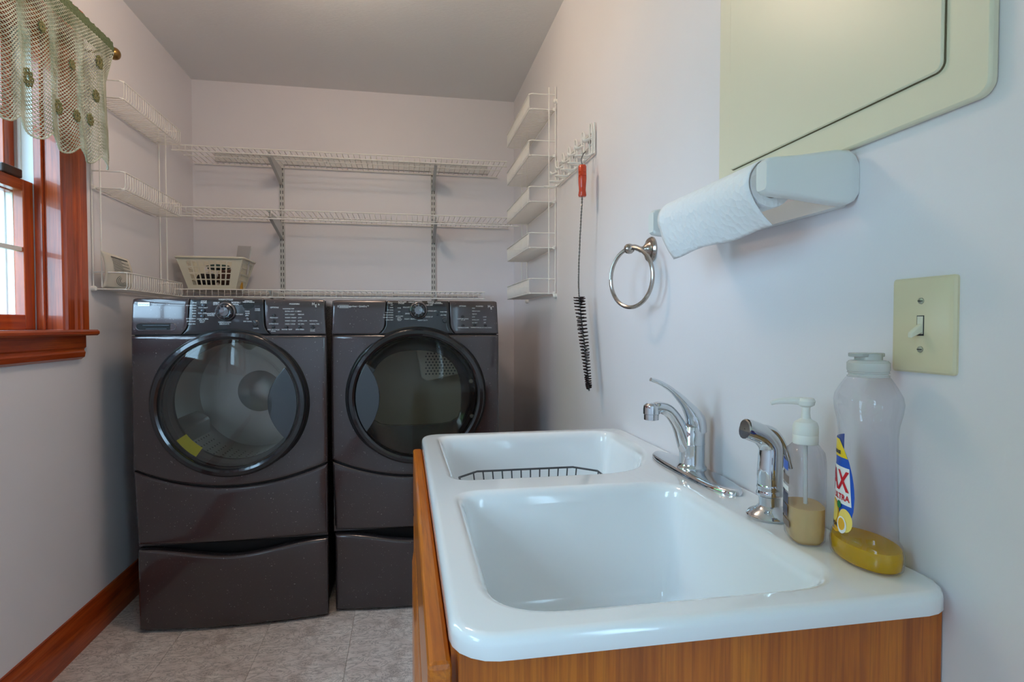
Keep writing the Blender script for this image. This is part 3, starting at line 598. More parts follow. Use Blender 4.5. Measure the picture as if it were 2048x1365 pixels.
        for i, (a_, b_) in enumerate((('HIGH', ''), ('MEDIUM HIGH', ''), ('MEDIUM', ''), ('LOW', 'LOUD'), ('EXTRA LOW', 'SOFT'), ('NO HEAT', 'OFF'))):
            v = 617 + 5.8 * i; pr(a_, 944, v, 2.3, rp, al='LEFT'); b_ and pr(b_, 969.5, v, 2.3, rp)
        for u, v in ((925.2, 633.8), (926, 651.6), (949.6, 651.2), (970.7, 651.8)): button(u, v, .0052, rp, 'console_black', sz=1.3)
        pr('H', 978, 613.5, 6, rp); pr('E', 982.5, 617, 6, rp); pr('4t', 986, 613.8, 3, rp)
    return t
machine('washer', -.966, -.292, 2.300, .833, .270, 'dark graphite front-loading washing machine on its pedestal drawer, left of the dryer')
machine('dryer', -.281, .375, 2.335, .843, .268, 'dark graphite front-loading clothes dryer on its pedestal drawer, beside the sink cabinet')
# ------------------------------------------------------------------ wire shelves on the back wall
def wire_shelf(z, drop, xa, xb, label):
    t = thing('wire_shelf', label, 'shelf', ((xa + xb) / 2, 3.2, z), 'wire shelves on the back wall')
    yf_, yb_ = 3.06, 3.378
    for nm, y, zz, r in (('front_rail', yf_, z, .0032), ('front_rail', yf_ - .002, z - drop, .0034), ('back_rail', yb_, z - .004, .003), ('support_rail', 3.22, z - .005, .0026)):
        MB().tube([(xa, y, zz), (xb, y, zz)], r, 8).build(nm, 'wire_white', t)
    me = MB().tube([(0, yb_, .001), (0, yf_ + .004, .001), (0, yf_ - .001, -.004), (0, yf_ - .004, -drop)], .0015, 5).mesh('deck_wire', True, 180); me.materials.append(MATS['wire_white'])
    n = int((xb - xa - .012) / .0275)
    for i in range(n + 1): inst('deck_wire', me, (xa + .006 + (xb - xa - .012) * i / n, 0, z), t)
    return t
wire_shelf(1.987, .026, -1.094, .535, 'long white wire shelf, topmost of the three on the back wall')
wire_shelf(1.692, .044, -1.094, .60, 'long white wire shelf, middle one of the three on the back wall')
wire_shelf(1.296, .036, -1.094, .418, 'long white wire shelf just above the machines, holding the plastic basket')
# slotted standards, hang track, brackets
def standard(x, z0, z1, label):
    t = thing('shelf_standard', label, 'shelf support', (x, YB, z0), 'slotted shelf standards')
    b = MB(); hw = .0125; yf_ = YB - .013
    xs = [-hw, -.0078, -.0042, .0042, .0078, hw]; zs = []; z = z0 + .02
    while z + .018 < z1 - .01: zs.append((z, z + .018)); z += .032
    zz = [z0] + [q for p in zs for q in p] + [z1]
    vs = [(x + a, yf_, q) for q in zz for a in xs]; fs = []
    for j in range(len(zz) - 1):
        for i in range(5):
            if j % 2 == 1 and i in (1, 3): continue
            fs.append((j * 6 + i, j * 6 + i + 1, j * 6 + i + 7, j * 6 + i + 6))
    b.add(vs, fs)
    b.add([(x - hw, yf_, z0), (x - hw, YB, z0), (x - hw, YB, z1), (x - hw, yf_, z1)], [(0, 1, 2, 3)]).add([(x + hw, yf_, z0), (x + hw, YB, z0), (x + hw, YB, z1), (x + hw, yf_, z1)], [(0, 1, 2, 3)])
    b.build('channel', 'bracket_grey', t, False)
    MB().box(x - .0122, x + .0122, YB - .004, YB - .0005, z0 + .002, z1 - .002).build('slot_shade', 'slot_dark', t, False)  # dark sheet standing in for the shade inside the slots
standard(-.658, 1.18, 2.045, 'slotted metal shelf standard, the left one above the washer')
standard(.163, 1.18, 2.045, 'slotted metal shelf standard, the right one above the dryer')
o = MB().box(-.995, .477, YB - .012, YB - .001, 2.000, 2.05).box(-.995, .477, YB - .016, YB - .012, 2.040, 2.05).box(-.995, .477, YB - .016, YB - .012, 2.000, 2.006)
hr = thing('hang_track', 'horizontal metal hang track screwed to the wall behind the top shelf', 'track', (-.26, YB, 2.0))
o.build('track', 'bracket_grey', hr, False)
for x in (-.88, -.42, -.2, .06, .36): MB().lathe([(.005, 0), (.004, -.003), (.0003, -.0035)], (x, YB - .012, 2.024), 'y', 10).build('screw', 'slot_dark', hr)
for x, nm in ((-.658, 'left'), (.163, 'right')):
    for z, w_ in ((1.987, 'top'), (1.692, 'middle'), (1.296, 'bottom')):
        t = thing('shelf_bracket', 'grey metal bracket under the %s wire shelf, at the %s standard' % (w_, nm), 'bracket', (x, 3.3, z - .09), 'shelf brackets')
        MB().prism([(YB - .012, z - .008), (YB - .012, z - .095), (YB - .022, z - .098), (3.085, z - .03), (3.068, z - .010), (3.072, z - .006)], x - .0025, x + .0025, 'x').build('arm', 'bracket_grey', t, False)
        MB().prism([(YB - .02, z - .099), (YB - .012, z - .097), (3.085, z - .028), (3.076, z - .032)], x - .008, x + .008, 'x').build('flange', 'bracket_grey', t, False)
        MB().box(x - .006, x + .006, 3.064, 3.078, z - .008, z + .003).build('clip', 'wire_white', t, False, bevel=.001)
# ------------------------------------------------------------------ wire basket racks on the side walls
def rack(name, label, xw, sg, ya, yb, tops, hgt, depth, zt, zb, pitch, single, ly0, ly1):
    """xw wall x, sg = direction into the room; baskets between ya and yb; uprights at ly0 / ly1"""
    t = thing(name, label, 'rack', (xw, (ya + yb) / 2, zb))
    for y in (ly0, ly1):
        xa, xb = xw + sg * .006, xw + sg * .034
        MB().tube([(xa, y, zb), (xa, y, zt)], .0027, 8).build('upright', 'wire_white', t)
        MB().tube([(xb, y, zb + .01), (xb, y, zt - .004)], .0027, 8).build('upright', 'wire_white', t)
    for z in tops:
        xf = xw + sg * depth; x0 = xw + sg * .006; zb_ = z - hgt
        bk = MB().tube([(x0, ly0, z), (xf - sg * .01, ly0 + .0, z), (xf, ly0 + .01, z), (xf, yb - .01, z), (xf - sg * .01, yb, z), (x0, yb, z)], .0026, 8).build('basket', 'wire_white', t)
        MB().tube([(x0, ly0, zb_), (xf - sg * .01, ly0, zb_), (xf - sg * .002, ly0 + .008, zb_), (xf - sg * .002, yb - .008, zb_), (xf - sg * .01, yb, zb_), (x0, yb, zb_)], .0024, 8).build('bottom_frame', 'wire_white', bk)
        MB().tube([(x0 + sg * .002, ly0, zb_ + .002), (x0 + sg * .002, yb, zb_ + .002)], .0026, 8).build('back_rail', 'wire_white', bk)
        n = int((yb - ly0 - .02) / pitch)
        pth = [(xf, 0, z - .001), (xf, 0, zb_ + .012), (xf - sg * .004, 0, zb_ + .004), (xf - sg * .012, 0, zb_), (x0 + sg * .002, 0, zb_)]
        if single:
            me = MB().tube(pth, .0013, 5).mesh('basket_wire', True, 180); me.materials.append(MATS['wire_white'])
            for i in range(n + 1): inst('basket_wire', me, (0, ly0 + .01 + (yb - ly0 - .02) * i / n, 0), bk)
        else:
            b = MB()
            for i in range(n + 1): y = ly0 + .01 + (yb - ly0 - .02) * i / n; b.tube([(p[0], y, p[2]) for p in pth], .0010, 4)
            tag(b.build('basket_wires', 'wire_white', bk, True, 180), kind='stuff')
        for y in (ly0,): MB().box(min(x0, x0 + sg * .012), max(x0, x0 + sg * .012), y - .006, y + .006, zb_ - .006, zb_ + .008).build('clip', 'wire_white', bk, False, bevel=.002)
    for z in (zb + .004, zt - .06):
        for y in (ly0, ly1): MB().lathe([(.010, 0), (.010, sg * .012), (.006, sg * .016), (.001, sg * .016)], (xw, y + .0, z), 'x', 14).build('wall_clip', 'wire_white', t)
rack('basket_rack', 'white wire rack with three baskets on the left wall beside the window', XL, 1, 2.36, 2.905, (2.003, 1.677, 1.313), .061, .112, 2.03, 1.25, .0195, True, 2.345, 2.94)
rack('basket_rack', 'tall white wire rack with five baskets on the right wall beside the hook rack', XR, -1, 2.40, 2.95, tuple(1.318 + .193 * i for i in range(5)), .062, .118, 2.125, 1.243, .0108, False, 2.405, 2.985)
# ------------------------------------------------------------------ folded manual in the left rack
mt = thing('instruction_sheet', 'curled printed instruction sheet standing in the lowest left wire basket', 'paper', (-1.05, 2.42, 1.257))
def sheet(u, v): 
    # u 0..1 across, v 0..1 up
    y = 2.345 + .155 * u - .055 * (v ** 1.6) * (1 - .35 * u); x = -1.075 + .03 * u + .012 * sin(v * 2.6) + .016 * (1 - u) * v; return (x, y, 1.257 + .128 * v - .012 * u * v)
g = MB(); NU, NV = 12, 14
top = [sheet(i / NU, j / NV) for j in range(NV + 1) for i in range(NU + 1)]; g.add(top, [(j * (NU + 1) + i, j * (NU + 1) + i + 1, (j + 1) * (NU + 1) + i + 1, (j + 1) * (NU + 1) + i) for j in range(NV) for i in range(NU)])
so = g.build('sheet', 'manual_paper', mt, True, 180); md = so.modifiers.new('solid', 'SOLIDIFY'); md.thickness = .0015
lb = MB()
for r_ in range(13):
    v = .92 - r_ * .034; u1 = .9 - .25 * (r_ % 3 == 2)
    for a_, b_ in ((.30, u1),):
        pts = [Vector(sheet(a_ + (b_ - a_) * k / 4, v)) + Vector((.0016, -.0018, 0)) for k in range(5)]; lb.tube(pts, .0006 if r_ else .0012, 3)
for k in range(3):
    c0 = (.62, .26); pts = [Vector(sheet(c0[0] + (.22 - .06 * k) * cos(a * .3 + 2.), c0[1] + (.15 - .04 * k) * sin(a * .3 + 2.))) + Vector((.0016, -.0018, 0)) for a in range(14)]; lb.tube(pts, .0007, 3)
lb.build('printing', 'ink', mt, True, 180)
# ------------------------------------------------------------------ plastic basket on the bottom shelf
PBZ = 1.300; PB = (-.925, 3.155)
pbk = thing('plastic_basket', 'cream plastic laundry basket with square holes on the bottom shelf', 'basket', (PB[0], PB[1], PBZ))
bw0, bw1, bd0, bd1, bh = .108, .150, .082, .118, .148
def pb(s_, side, t_):
    hw = bw0 + (bw1 - bw0) * t_; hd = bd0 + (bd1 - bd0) * t_; z = PBZ + bh * t_
    if side == 0: return (PB[0] - hw + 2 * hw * s_, PB[1] - hd, z)
    if side == 1: return (PB[0] + hw, PB[1] - hd + 2 * hd * s_, z)
    if side == 2: return (PB[0] + hw - 2 * hw * s_, PB[1] + hd, z)
    return (PB[0] - hw, PB[1] + hd - 2 * hd * s_, z)
bb = MB()
for side in range(4):
    ncol = 8 if side % 2 == 0 else 9; m0, m1 = (.13, .87) if side % 2 == 0 else (.12, .88)
    S = [0]; kinds = [0]
    for i in range(ncol):
        c0 = m0 + (m1 - m0) * i / ncol; S += [c0, c0 + (m1 - m0) / ncol * .74]
    S += [1]; T = [0]
    for i in range(4): c0 = .12 + .20 * i; T += [c0, c0 + .165]
    T += [1]; n = len(S); vs = [pb(s_, side, t_) for t_ in T for s_ in S]; fs = []
    for j in range(len(T) - 1):
        for i in range(n - 1):
            if i % 2 == 1 and j % 2 == 1: continue
            fs.append((j * n + i, j * n + i + 1, (j + 1) * n + i + 1, (j + 1) * n + i))
    bb.add(vs, fs)
bb.add([pb(0, 0, 0), pb(0, 1, 0), pb(0, 2, 0), pb(0, 3, 0)], [(0, 1, 2, 3)])
bo = bb.build('basket_body', 'basket_plastic', pbk, False); md = bo.modifiers.new('solid', 'SOLIDIFY'); md.thickness = .003
rim = [(p[0], p[1], PBZ + bh + .001) for p in rrect(PB[0] - bw1 - .004, PB[0] + bw1 + .004, PB[1] - bd1 - .004, PB[1] + bd1 + .004, .02, 4)]
MB().tube(rim, .0055, 8, True).build('rim', 'basket_plastic', pbk)
def blob(nm, c, r, mat, label, seed):
    random.seed(seed); bm = bmesh.new(); bmesh.ops.create_icosphere(bm, subdivisions=3, radius=1)
    for v in bm.verts:
        n_ = v.co.copy(); k = 1 + .10 * sin(9 * n_.x + seed) * sin(8 * n_.z + 2 * seed) + .06 * sin(21 * n_.y + seed); v.co = Vector((n_.x * r[0] * k, n_.y * r[1] * k, n_.z * r[2] * k))
    me = bpy.data.meshes.new(nm); bm.to_mesh(me); bm.free(); me.shade_smooth(); me.materials.append(MATS[mat]); o = bpy.data.objects.new(nm, me); COL.objects.link(o); o.location = c
    return tag(o, label, 'cloth', 'rags in the plastic basket')
blob('rag', (PB[0] - .045, PB[1] - .01, PBZ + .046), (.046, .06, .040), 'dark_cloth', 'crumpled black rag in the left half of the plastic basket', 1)
blob('rag', (PB[0] + .05, PB[1] - .01, PBZ + .055), (.044, .06, .045), 'brown_cloth', 'crumpled brown rag in the right half of the plastic basket', 2)
blob('rag', (PB[0] + .0, PB[1] + .02, PBZ + .115), (.055, .045, .015), 'teal_cloth', 'small dull teal rag on top of the others in the plastic basket', 3)
tag(MB().box(PB[0] + .112, PB[0] + .118, PB[1] - .02, PB[1] + .012, PBZ + .004, PBZ + .115).build('booklet', 'amber_box', None, False, bevel=.001), 'thin amber yellow booklet at the right end of the plastic basket', 'booklet')
sl = thing('document_sleeve', 'clear plastic sleeve of papers sticking up out of the plastic basket', 'sleeve', (PB[0] + .125, PB[1] + .06, PBZ + .05))
rm = Matrix.Translation((PB[0] + .098, PB[1] + .045, PBZ + .085)) @ Matrix.Rotation(radians(8), 4, 'Y') @ Matrix.Rotation(radians(48), 4, 'Z')
MB().box(-.004, .002, -.06, .05, 0, .145).xform(rm).build('sleeve', 'plastic_sleeve', sl, False, bevel=.001)
MB().box(.003, .006, -.02, .055, .0, .125).xform(rm).build('booklet', 'booklet_grey', sl, False, bevel=.001)
MB().box(.0065, .0072, .028, .045, .01, .11).xform(rm).build('booklet_spine', 'ink', sl, False)
# ------------------------------------------------------------------ hook rack and duct brush on the right wall
hk = thing('hook_rack', 'white coated wire hook rack on the right wall', 'hook rack', (XR, 2.12, 1.69))
hx = XR - .008
for z in (1.775, 1.735, 1.70): MB().tube([(hx, 1.885, z), (hx, 2.365, z)], .0032, 8).build('rail', 'wire_white', hk)
for k in range(6):
    y = 1.905 + .088 * k; w_ = .014
    MB().tube(smoothpath([(hx - .005, y - w_, 1.695), (hx - .005, y - w_, 1.775), (hx - .006, y - w_ * .6, 1.797), (hx - .006, y, 1.803), (hx - .006, y + w_ * .6, 1.797), (hx - .005, y + w_, 1.775), (hx - .005, y + w_, 1.695)], 4), .003, 6).build('loop', 'wire_white', hk)
    MB().tube(smoothpath([(hx - .005, y - w_, 1.70), (hx - .02, y - w_, 1.690), (hx - .05, y - w_ * .8, 1.690), (hx - .06, y, 1.692), (hx - .05, y + w_ * .8, 1.690), (hx - .02, y + w_, 1.690), (hx - .005, y + w_, 1.70)], 4), .003, 6).build('hook', 'wire_white', hk)
    MB().tube(smoothpath([(hx - .005, y - w_ * .8, 1.752), (hx - .03, y - w_ * .7, 1.742), (hx - .034, y, 1.752), (hx - .03, y + w_ * .7, 1.742), (hx - .005, y + w_ * .8, 1.752)], 4), .003, 6).build('upper_hook', 'wire_white', hk)
for y in (1.885, 2.365): MB().tube([(hx, y, 1.697), (hx, y, 1.80)], .0032, 8).build('end_post', 'wire_white', hk)
for y in (1.95, 2.13): MB().lathe([(.008, 0), (.007, -.006), (.001, -.007)], (XR, y, 1.755), 'x', 12).build('screw', 'slot_dark', hk)
br = thing('duct_brush', 'long bottle brush with orange wooden handle hanging from the hook rack', 'brush', (.585, 1.88, .9))
BY = 1.872; BX = .582
MB().lathe([(.001, .106), (.011, .105), (.0135, .100), (.0135, .082), (.0125, .081), (.0135, .080), (.0138, .070), (.0128, .069), (.0138, .068), (.0138, .058), (.012, .034), (.0115, .022), (.0135, .006), (.012, .001), (.001, 0)], (BX, BY, 1.547), 'z', 20).build('handle', 'orange_wood', br)
MB().tube(smoothpath([(BX, BY, 1.652), (BX - .004, BY, 1.67), (BX + .004, BY, 1.69), (BX + .012, BY, 1.698)], 4), .0016, 6).build('hanging_loop', 'wire_steel', br)
cent = smoothpath([(BX, BY, 1.55), (BX - .003, BY + .012, 1.43), (BX - .005, BY + .022, 1.30), (BX - .004, BY + .018, 1.215), (BX + .002, BY - .02, 1.06), (BX + .006, BY - .055, .93), (BX + .006, BY - .06, .908)], 40)
for ph in (0, pi):
    MB().tube([p + Vector((.0016 * cos(i * .9 + ph), .0016 * sin(i * .9 + ph), 0)) for i, p in enumerate(cent)], .0014, 5).build('twisted_wire', 'wire_steel', br)
bs = MB(); low = [p for p in cent if p.z < 1.217 and p.z > .918]; NB = 30
for k in range(NB):
    f = k / (NB - 1); c = low[int(f * (len(low) - 1))]; R_ = .0200 - .0105 * f
    for a in range(44):
        th = 2 * pi * a / 44 + k * .37; dz = -.0065 * (a / 44.) + random.uniform(-.0012, .0012); rr = R_ * random.uniform(.9, 1.06); e = Vector((cos(th), sin(th), 0))
        q = Vector((-sin(th), cos(th), 0)) * .0007; p0 = c + Vector((0, 0, dz)); p1 = p0 + e * rr + Vector((0, 0, .002))
        kk = len(bs.v); up = Vector((0, 0, .0011)); bs.v += [tuple(p0 + q), tuple(p0 - q + up), tuple(p1 - q + up), tuple(p1 + q), tuple(p0 - up), tuple(p1 - up)]; bs.f += [(kk, kk + 1, kk + 2, kk + 3), (kk + 1, kk + 4, kk + 5, kk + 2), (kk + 4, kk, kk + 3, kk + 5)]
tag(bs.build('bristles', 'bristle', br, False), kind='stuff')
# ------------------------------------------------------------------ towel ring
tr = thing('towel_ring', 'brushed nickel towel ring on a round wall plate', 'towel ring', (XR, 1.447, 1.322))
MB().lathe([(.034, 0), (.034, -.004), (.030, -.009), (.024, -.010), (.020, -.012), (.016, -.018), (.011, -.022), (.008, -.026), (.0075, -.034)], (XR, 1.435, 1.318), 'x', 32, True, True).build('wall_plate', 'nickel', tr)
MB().tube(smoothpath([(XR - .03, 1.435, 1.318), (XR - .05, 1.432, 1.323), (.572, 1.428, 1.318)], 5), .0075, 12).build('post', 'nickel', tr)
MB().lathe([(.001, -.013), (.008, -.0115), (.012, -.007), (.0135, 0), (.012, .007), (.008, .0115), (.001, .013)], (.570, 1.428, 1.318), 'x', 18).build('knob', 'nickel', tr)
RC = Vector((.572, 1.42, 1.243)); rd = Vector((-.37, .93, 0)).normalized()
MB().tube([RC + rd * (.076 * cos(a * pi / 32)) + Vector((0, 0, .076 * sin(a * pi / 32))) for a in range(64)], .0052, 10, True).build('ring', 'nickel', tr)
# ------------------------------------------------------------------ built-in access panel, paper towels, switch
ac = thing('access_panel', 'large ivory wall access panel with a hinged door above the paper towels', 'panel', (XR, .81, 1.372))
MB().prism(rrect(.532, 1.087, 1.372, 2.25, .018, 6), XR - .012, XR - .0005, 'x').build('frame', 'ivory_panel', ac, True, 30, bevel=.003)
MB().prism(rrect(.585, 1.042, 1.418, 2.204, .012, 6), XR - .0125, XR - .0119, 'x').build('door_gap', 'seam_brown', ac, False)
MB().prism(rrect(.5862, 1.0408, 1.4192, 2.2028, .011, 6), XR - .017, XR - .0122, 'x').build('panel_door', 'ivory_panel', ac, True, 30, bevel=.002)
ph = thing('paper_towel_holder', 'white plastic wall-mounted paper towel holder under the access panel', 'holder', (XR, .93, 1.3))
def arm(y0, y1, nm):
    secs = []
    for x, za, zb_, rr in ((XR - .0005, 1.305, 1.352, .03), (XR - .006, 1.297, 1.363, .03), (XR - .016, 1.292, 1.369, .03), (.60, 1.2925, 1.3685, .03), (.54, 1.299, 1.358, .026), (.505, 1.301, 1.354, .024), (.494, 1.303, 1.352, .022), (.489, 1.308, 1.347, .018)):
        secs.append([(x, p[0], p[1]) for p in rrect(y0, y1, za, zb_, .006, 3)])
    return MB().loft(secs).build(nm, 'towel_plastic', ph, True, 40)
arm(.728, .752, 'end_arm'); arm(1.098, 1.122, 'end_arm')
MB().prism(rrect(.752, 1.098, 1.293, 1.322, .006, 3), XR - .016, XR - .0005, 'x').build('back_plate', 'towel_plastic', ph, True, 40)
for y0, y1 in ((.752, .768), (1.082, 1.098)): MB().lathe([(.014, 0), (.013, y1 - y0)], (.527, y0, 1.327), 'y', 16, True, True).build('spindle', 'towel_plastic', ph)
rl = thing('paper_towel_roll', 'nearly used roll of quilted white paper towel on the wall holder', 'paper towel', (.527, .93, 1.327))
RY0, RY1 = .772, 1.078; ca = (.527, 1.327)
MB().lathe([(.0205, RY0), (.0205, RY1), (.0185, RY1), (.0185, RY0), (.0205, RY0)], (ca[0], 0, ca[1]), 'y', 28).build('core', 'core_brown', rl)
MB().lathe([(.0207, RY0 + .001), (.034, RY0), (.035, RY0 + .004), (.035, RY1 - .004), (.034, RY1), (.0207, RY1 - .001)], (ca[0], 0, ca[1]), 'y', 48).build('rolled_paper', 'paper', rl)
sh = MB(); prof = []
for i in range(26):
    a = radians(60) + radians(150) * i / 25; prof.append((ca[0] + .0372 * cos(a) - .001, ca[1] + .0372 * sin(a)))
lx, lz = prof[-1]
for i in range(1, 12): f = i / 11.; prof.append((lx + .012 * f + .016 * f * f, lz - .056 * f))
NYS = 24; vs = []
for j in range(NYS + 1):
    f = j / NYS; y = RY0 - .001 + (RY1 - RY0 + .002) * f
    for i, (x, z) in enumerate(prof):
        q = max(0, (i - 25) / 11.); vs.append((x + .003 * sin(f * 7) * q + .006 * (1 - f) * q, y, z + .012 * (1 - f) * q + .002 * sin(f * 11 + 1) * q))
n = len(prof); sh.add(vs, [(j * n + i, j * n + i + 1, (j + 1) * n + i + 1, (j + 1) * n + i) for j in range(NYS) for i in range(n - 1)])
shb = sh.build('loose_sheet', 'paper', rl, True, 180); md = shb.modifiers.new('solid', 'SOLIDIFY'); md.thickness = .0012
sw = thing('light_switch', 'ivory toggle light switch plate on the wall by the access panel', 'switch', (XR, .618, 1.12))
q = []
for dx, ins in ((0, 0), (.003, 0), (.0055, .0025), (.0065, .006)): q.append([(XR - dx, p[0], p[1]) for p in rrect(.573 + ins, .663 - ins, 1.061 + ins, 1.180 - ins, .004, 3)])
MB().loft(q, False, True).build('cover_plate', 'ivory_switch', sw, True, 25)
MB().box(XR - .0069, XR - .006, .6135, .6235, 1.1075, 1.1325).build('toggle_slot', 'slot_dark', sw, False)
MB().box(XR - .0074, XR - .006, .6145, .6225, 1.1095, 1.1315).build('toggle_bezel', 'ivory_toggle', sw, False)
tg = MB().loft([[(XR - .0065 + 0 * k, y, z) for y, z in ((.615, 1.111), (.622, 1.111), (.622, 1.123), (.615, 1.123))] for k in (0,)] + [[(XR - .022, y, z) for y, z in ((.6155, 1.1045), (.6215, 1.1045), (.6215, 1.1115), (.6155, 1.1115))]])
tg.build('toggle', 'ivory_toggle', sw, True, 30, bevel=.0015)
for z in (1.1505, 1.0905):
    s_ = MB().lathe([(.0042, -.006), (.0038, -.0078), (.0003, -.0082)], (XR, .618, z), 'x', 14).build('screw', 'screw_metal', sw)
    MB().box(XR - .0086, XR - .0079, .6148, .6212, z - .0005, z + .0005).build('screw_slot', 'slot_dark', s_, False)
# ------------------------------------------------------------------ sink cabinet
CY0, CY1, CX0, CX1 = .585, 1.648, .052, XR - .002; CZ = .788
cb = thing('sink_cabinet', 'oak sink cabinet with drawer front and doors under the double sink', 'cabinet', (.34, 1.09, 0))
bx = MB().box(CX0, CX1, CY0, CY0 + .018, .0, CZ); bx.build('side_panel', 'oak_z', cb, False, bevel=.0015)
MB().box(CX0, CX1, CY1 - .018, CY1, .0, CZ).build('side_panel', 'oak_z', cb, False, bevel=.0015)
MB().box(CX1 - .008, CX1, CY0 + .018, CY1 - .018, .09, CZ).build('back_panel', 'oak_z', cb, False)
MB().box(CX0, CX1 - .008, CY0 + .018, CY1 - .018, .09, .106).build('bottom_panel', 'oak_y', cb, False)
MB().box(CX0 + .06, CX0 + .075, CY0 + .018, CY1 - .018, 0, .09).build('toe_kick', 'oak_y', cb, False)
ff = MB().box(CX0 - .006, CX0 + .014, CY0 + .018, CY0 + .055, .1, CZ - .002).box(CX0 - .006, CX0 + .014, CY1 - .055, CY1 - .018, .1, CZ - .002).box(CX0 - .006, CX0 + .014, CY0 + .055, CY1 - .055, CZ - .04, CZ - .002).box(CX0 - .006, CX0 + .014, CY0 + .055, CY1 - .055, .58, .62).box(CX0 - .006, CX0 + .014, CY0 + .055, CY1 - .055, .1, .14).box(CX0 - .006, CX0 + .014, 1.07, 1.11, .14, .58)
ff.build('face_frame', 'oak_z', cb, False)
MB().box(CX0 - .031, CX0 - .0065, CY0 - .004, CY1 - .022, .618, .779).build('drawer_front', 'oak_y', cb, False, bevel=.006)
for y0, y1 in ((CY0 + .002, 1.086), (1.094, CY1 - .022)):
    d_ = MB().box(CX0 - .031, CX0 - .0065, y0, y1, .105, .598).build('door', 'oak_z', cb, False, bevel=.006)
    MB().loft([[(CX0 - .0305, p[0], p[1]) for p in rrect(y0 + .065, y1 - .065, .175, .528, .004, 2)], [(CX0 - .036, p[0], p[1]) for p in rrect(y0 + .09, y1 - .09, .2, .503, .004, 2)]]).build('raised_panel', 'oak_z', d_, False)
# ------------------------------------------------------------------ double-bowl sink
SZ = .814; SX0, SX1, SY0, SY1 = .044, XR - .001, .556, 1.655
sk = thing('sink', 'white enamel double-bowl drop-in sink on the oak cabinet', 'sink', (.34, 1.1, CZ))
def resample(poly, n):
    P = [Vector((a, b)) for a, b in poly]; P.append(P[0]); L = [0]
    for a, b in zip(P, P[1:]): L.append(L[-1] + (b - a).length)
    out = []; k = 0
    for i in range(n):
        d = L[-1] * i / n
        while L[k + 1] < d: k += 1
        f = (d - L[k]) / max(1e-9, L[k + 1] - L[k]); out.append(P[k].lerp(P[k + 1], f))
    return out
def offset(P, d):
    n = len(P); out = []
    for i in range(n):
        t_ = (P[(i + 1) % n] - P[i - 1]).normalized(); out.append(P[i] + Vector((-t_.y, t_.x)) * d)
    return out
def roundpoly(pts, radii, n=7):
    out = []; m_ = len(pts)
    for i in range(m_):
        p, a, b = Vector(pts[i]), Vector(pts[i - 1]), Vector(pts[(i + 1) % m_]); r = radii[i]; u_, v_ = (a - p).normalized(), (b - p).normalized()
        A, B = p + u_ * r, p + v_ * r
        for k in range(n + 1): t_ = k / n; out.append(tuple(A * (1 - t_) ** 2 + p * 2 * t_ * (1 - t_) + B * t_ * t_))
    return out
outer = resample(rrect(SX0, SX1, SY0, SY1, .05, 8), 220)
far = resample(roundpoly([(.082, 1.138), (.485, 1.138), (.592, 1.34), (.592, 1.622), (.078, 1.622)], [.06, .09, .09, .07, .06]), 200)
near = resample(roundpoly([(.078, .592), (.532, .592), (.532, 1.072), (.082, 1.072)], [.10, .09, .09, .06]), 200)
bm = bmesh.new()
def addring(P, z): return [bm.verts.new((p[0], p[1], z)) for p in P]
def bridge(A, B):
    n = len(A)
    for i in range(n): bm.faces.new((A[i], A[(i + 1) % n], B[(i + 1) % n], B[i]))
ro = addring(offset(outer, .012), SZ); edges = []
prev = ro
for d, z in ((.007, SZ - .0008), (.0035, SZ - .003), (.001, SZ - .0065), (0, SZ - .011), (0, SZ - .024), (.003, CZ + .0005)):
    r_ = addring(offset(outer, d), z); bridge(prev, r_); prev = r_
loops = [ro]
for P, dep in ((far, .19), (near, .215)):
    r0 = addring(P, SZ); loops.append(r0); prev = r0
    prof_ = [(.005, -.0008), (.010, -.003), (.015, -.008), (.019, -.016), (.022, -.028), (.026, -.06), (.032, -.11), (.038, -dep + .045), (.042, -dep + .022), (.050, -dep + .008), (.062, -dep)]
    for d, h in prof_:
        r_ = addring(offset(P, d), SZ + h); bridge(prev, r_); prev = r_
    bm.faces.new(prev)
for lp_ in loops:
    n = len(lp_)
    for i in range(n):
        e = bm.edges.get((lp_[i], lp_[(i + 1) % n])); edges.append(e)
deck = bmesh.ops.triangle_fill(bm, edges=edges, use_beauty=True, normal=(0, 0, 1))['geom']
for f in bm.faces: f.smooth = True
for f in deck:
    if isinstance(f, bmesh.types.BMFace): f.smooth = False
bmesh.ops.recalc_face_normals(bm, faces=bm.faces)
me = bpy.data.meshes.new('basin'); bm.to_mesh(me); bm.free(); me.materials.append(MATS['enamel'])
bo = inst('basin', me, (0, 0, 0), sk); bo.modifiers.new('wn', 'WEIGHTED_NORMAL').weight = 90
for y, zz in ((1.38, SZ - .19), (.83, SZ - .215)):
    MB().lathe([(.044, .0), (.043, .003), (.034, .004), (.030, -.004), (.001, -.005)], (.31, y, zz + .0008), 'z', 28).build('drain', 'chrome', sk)
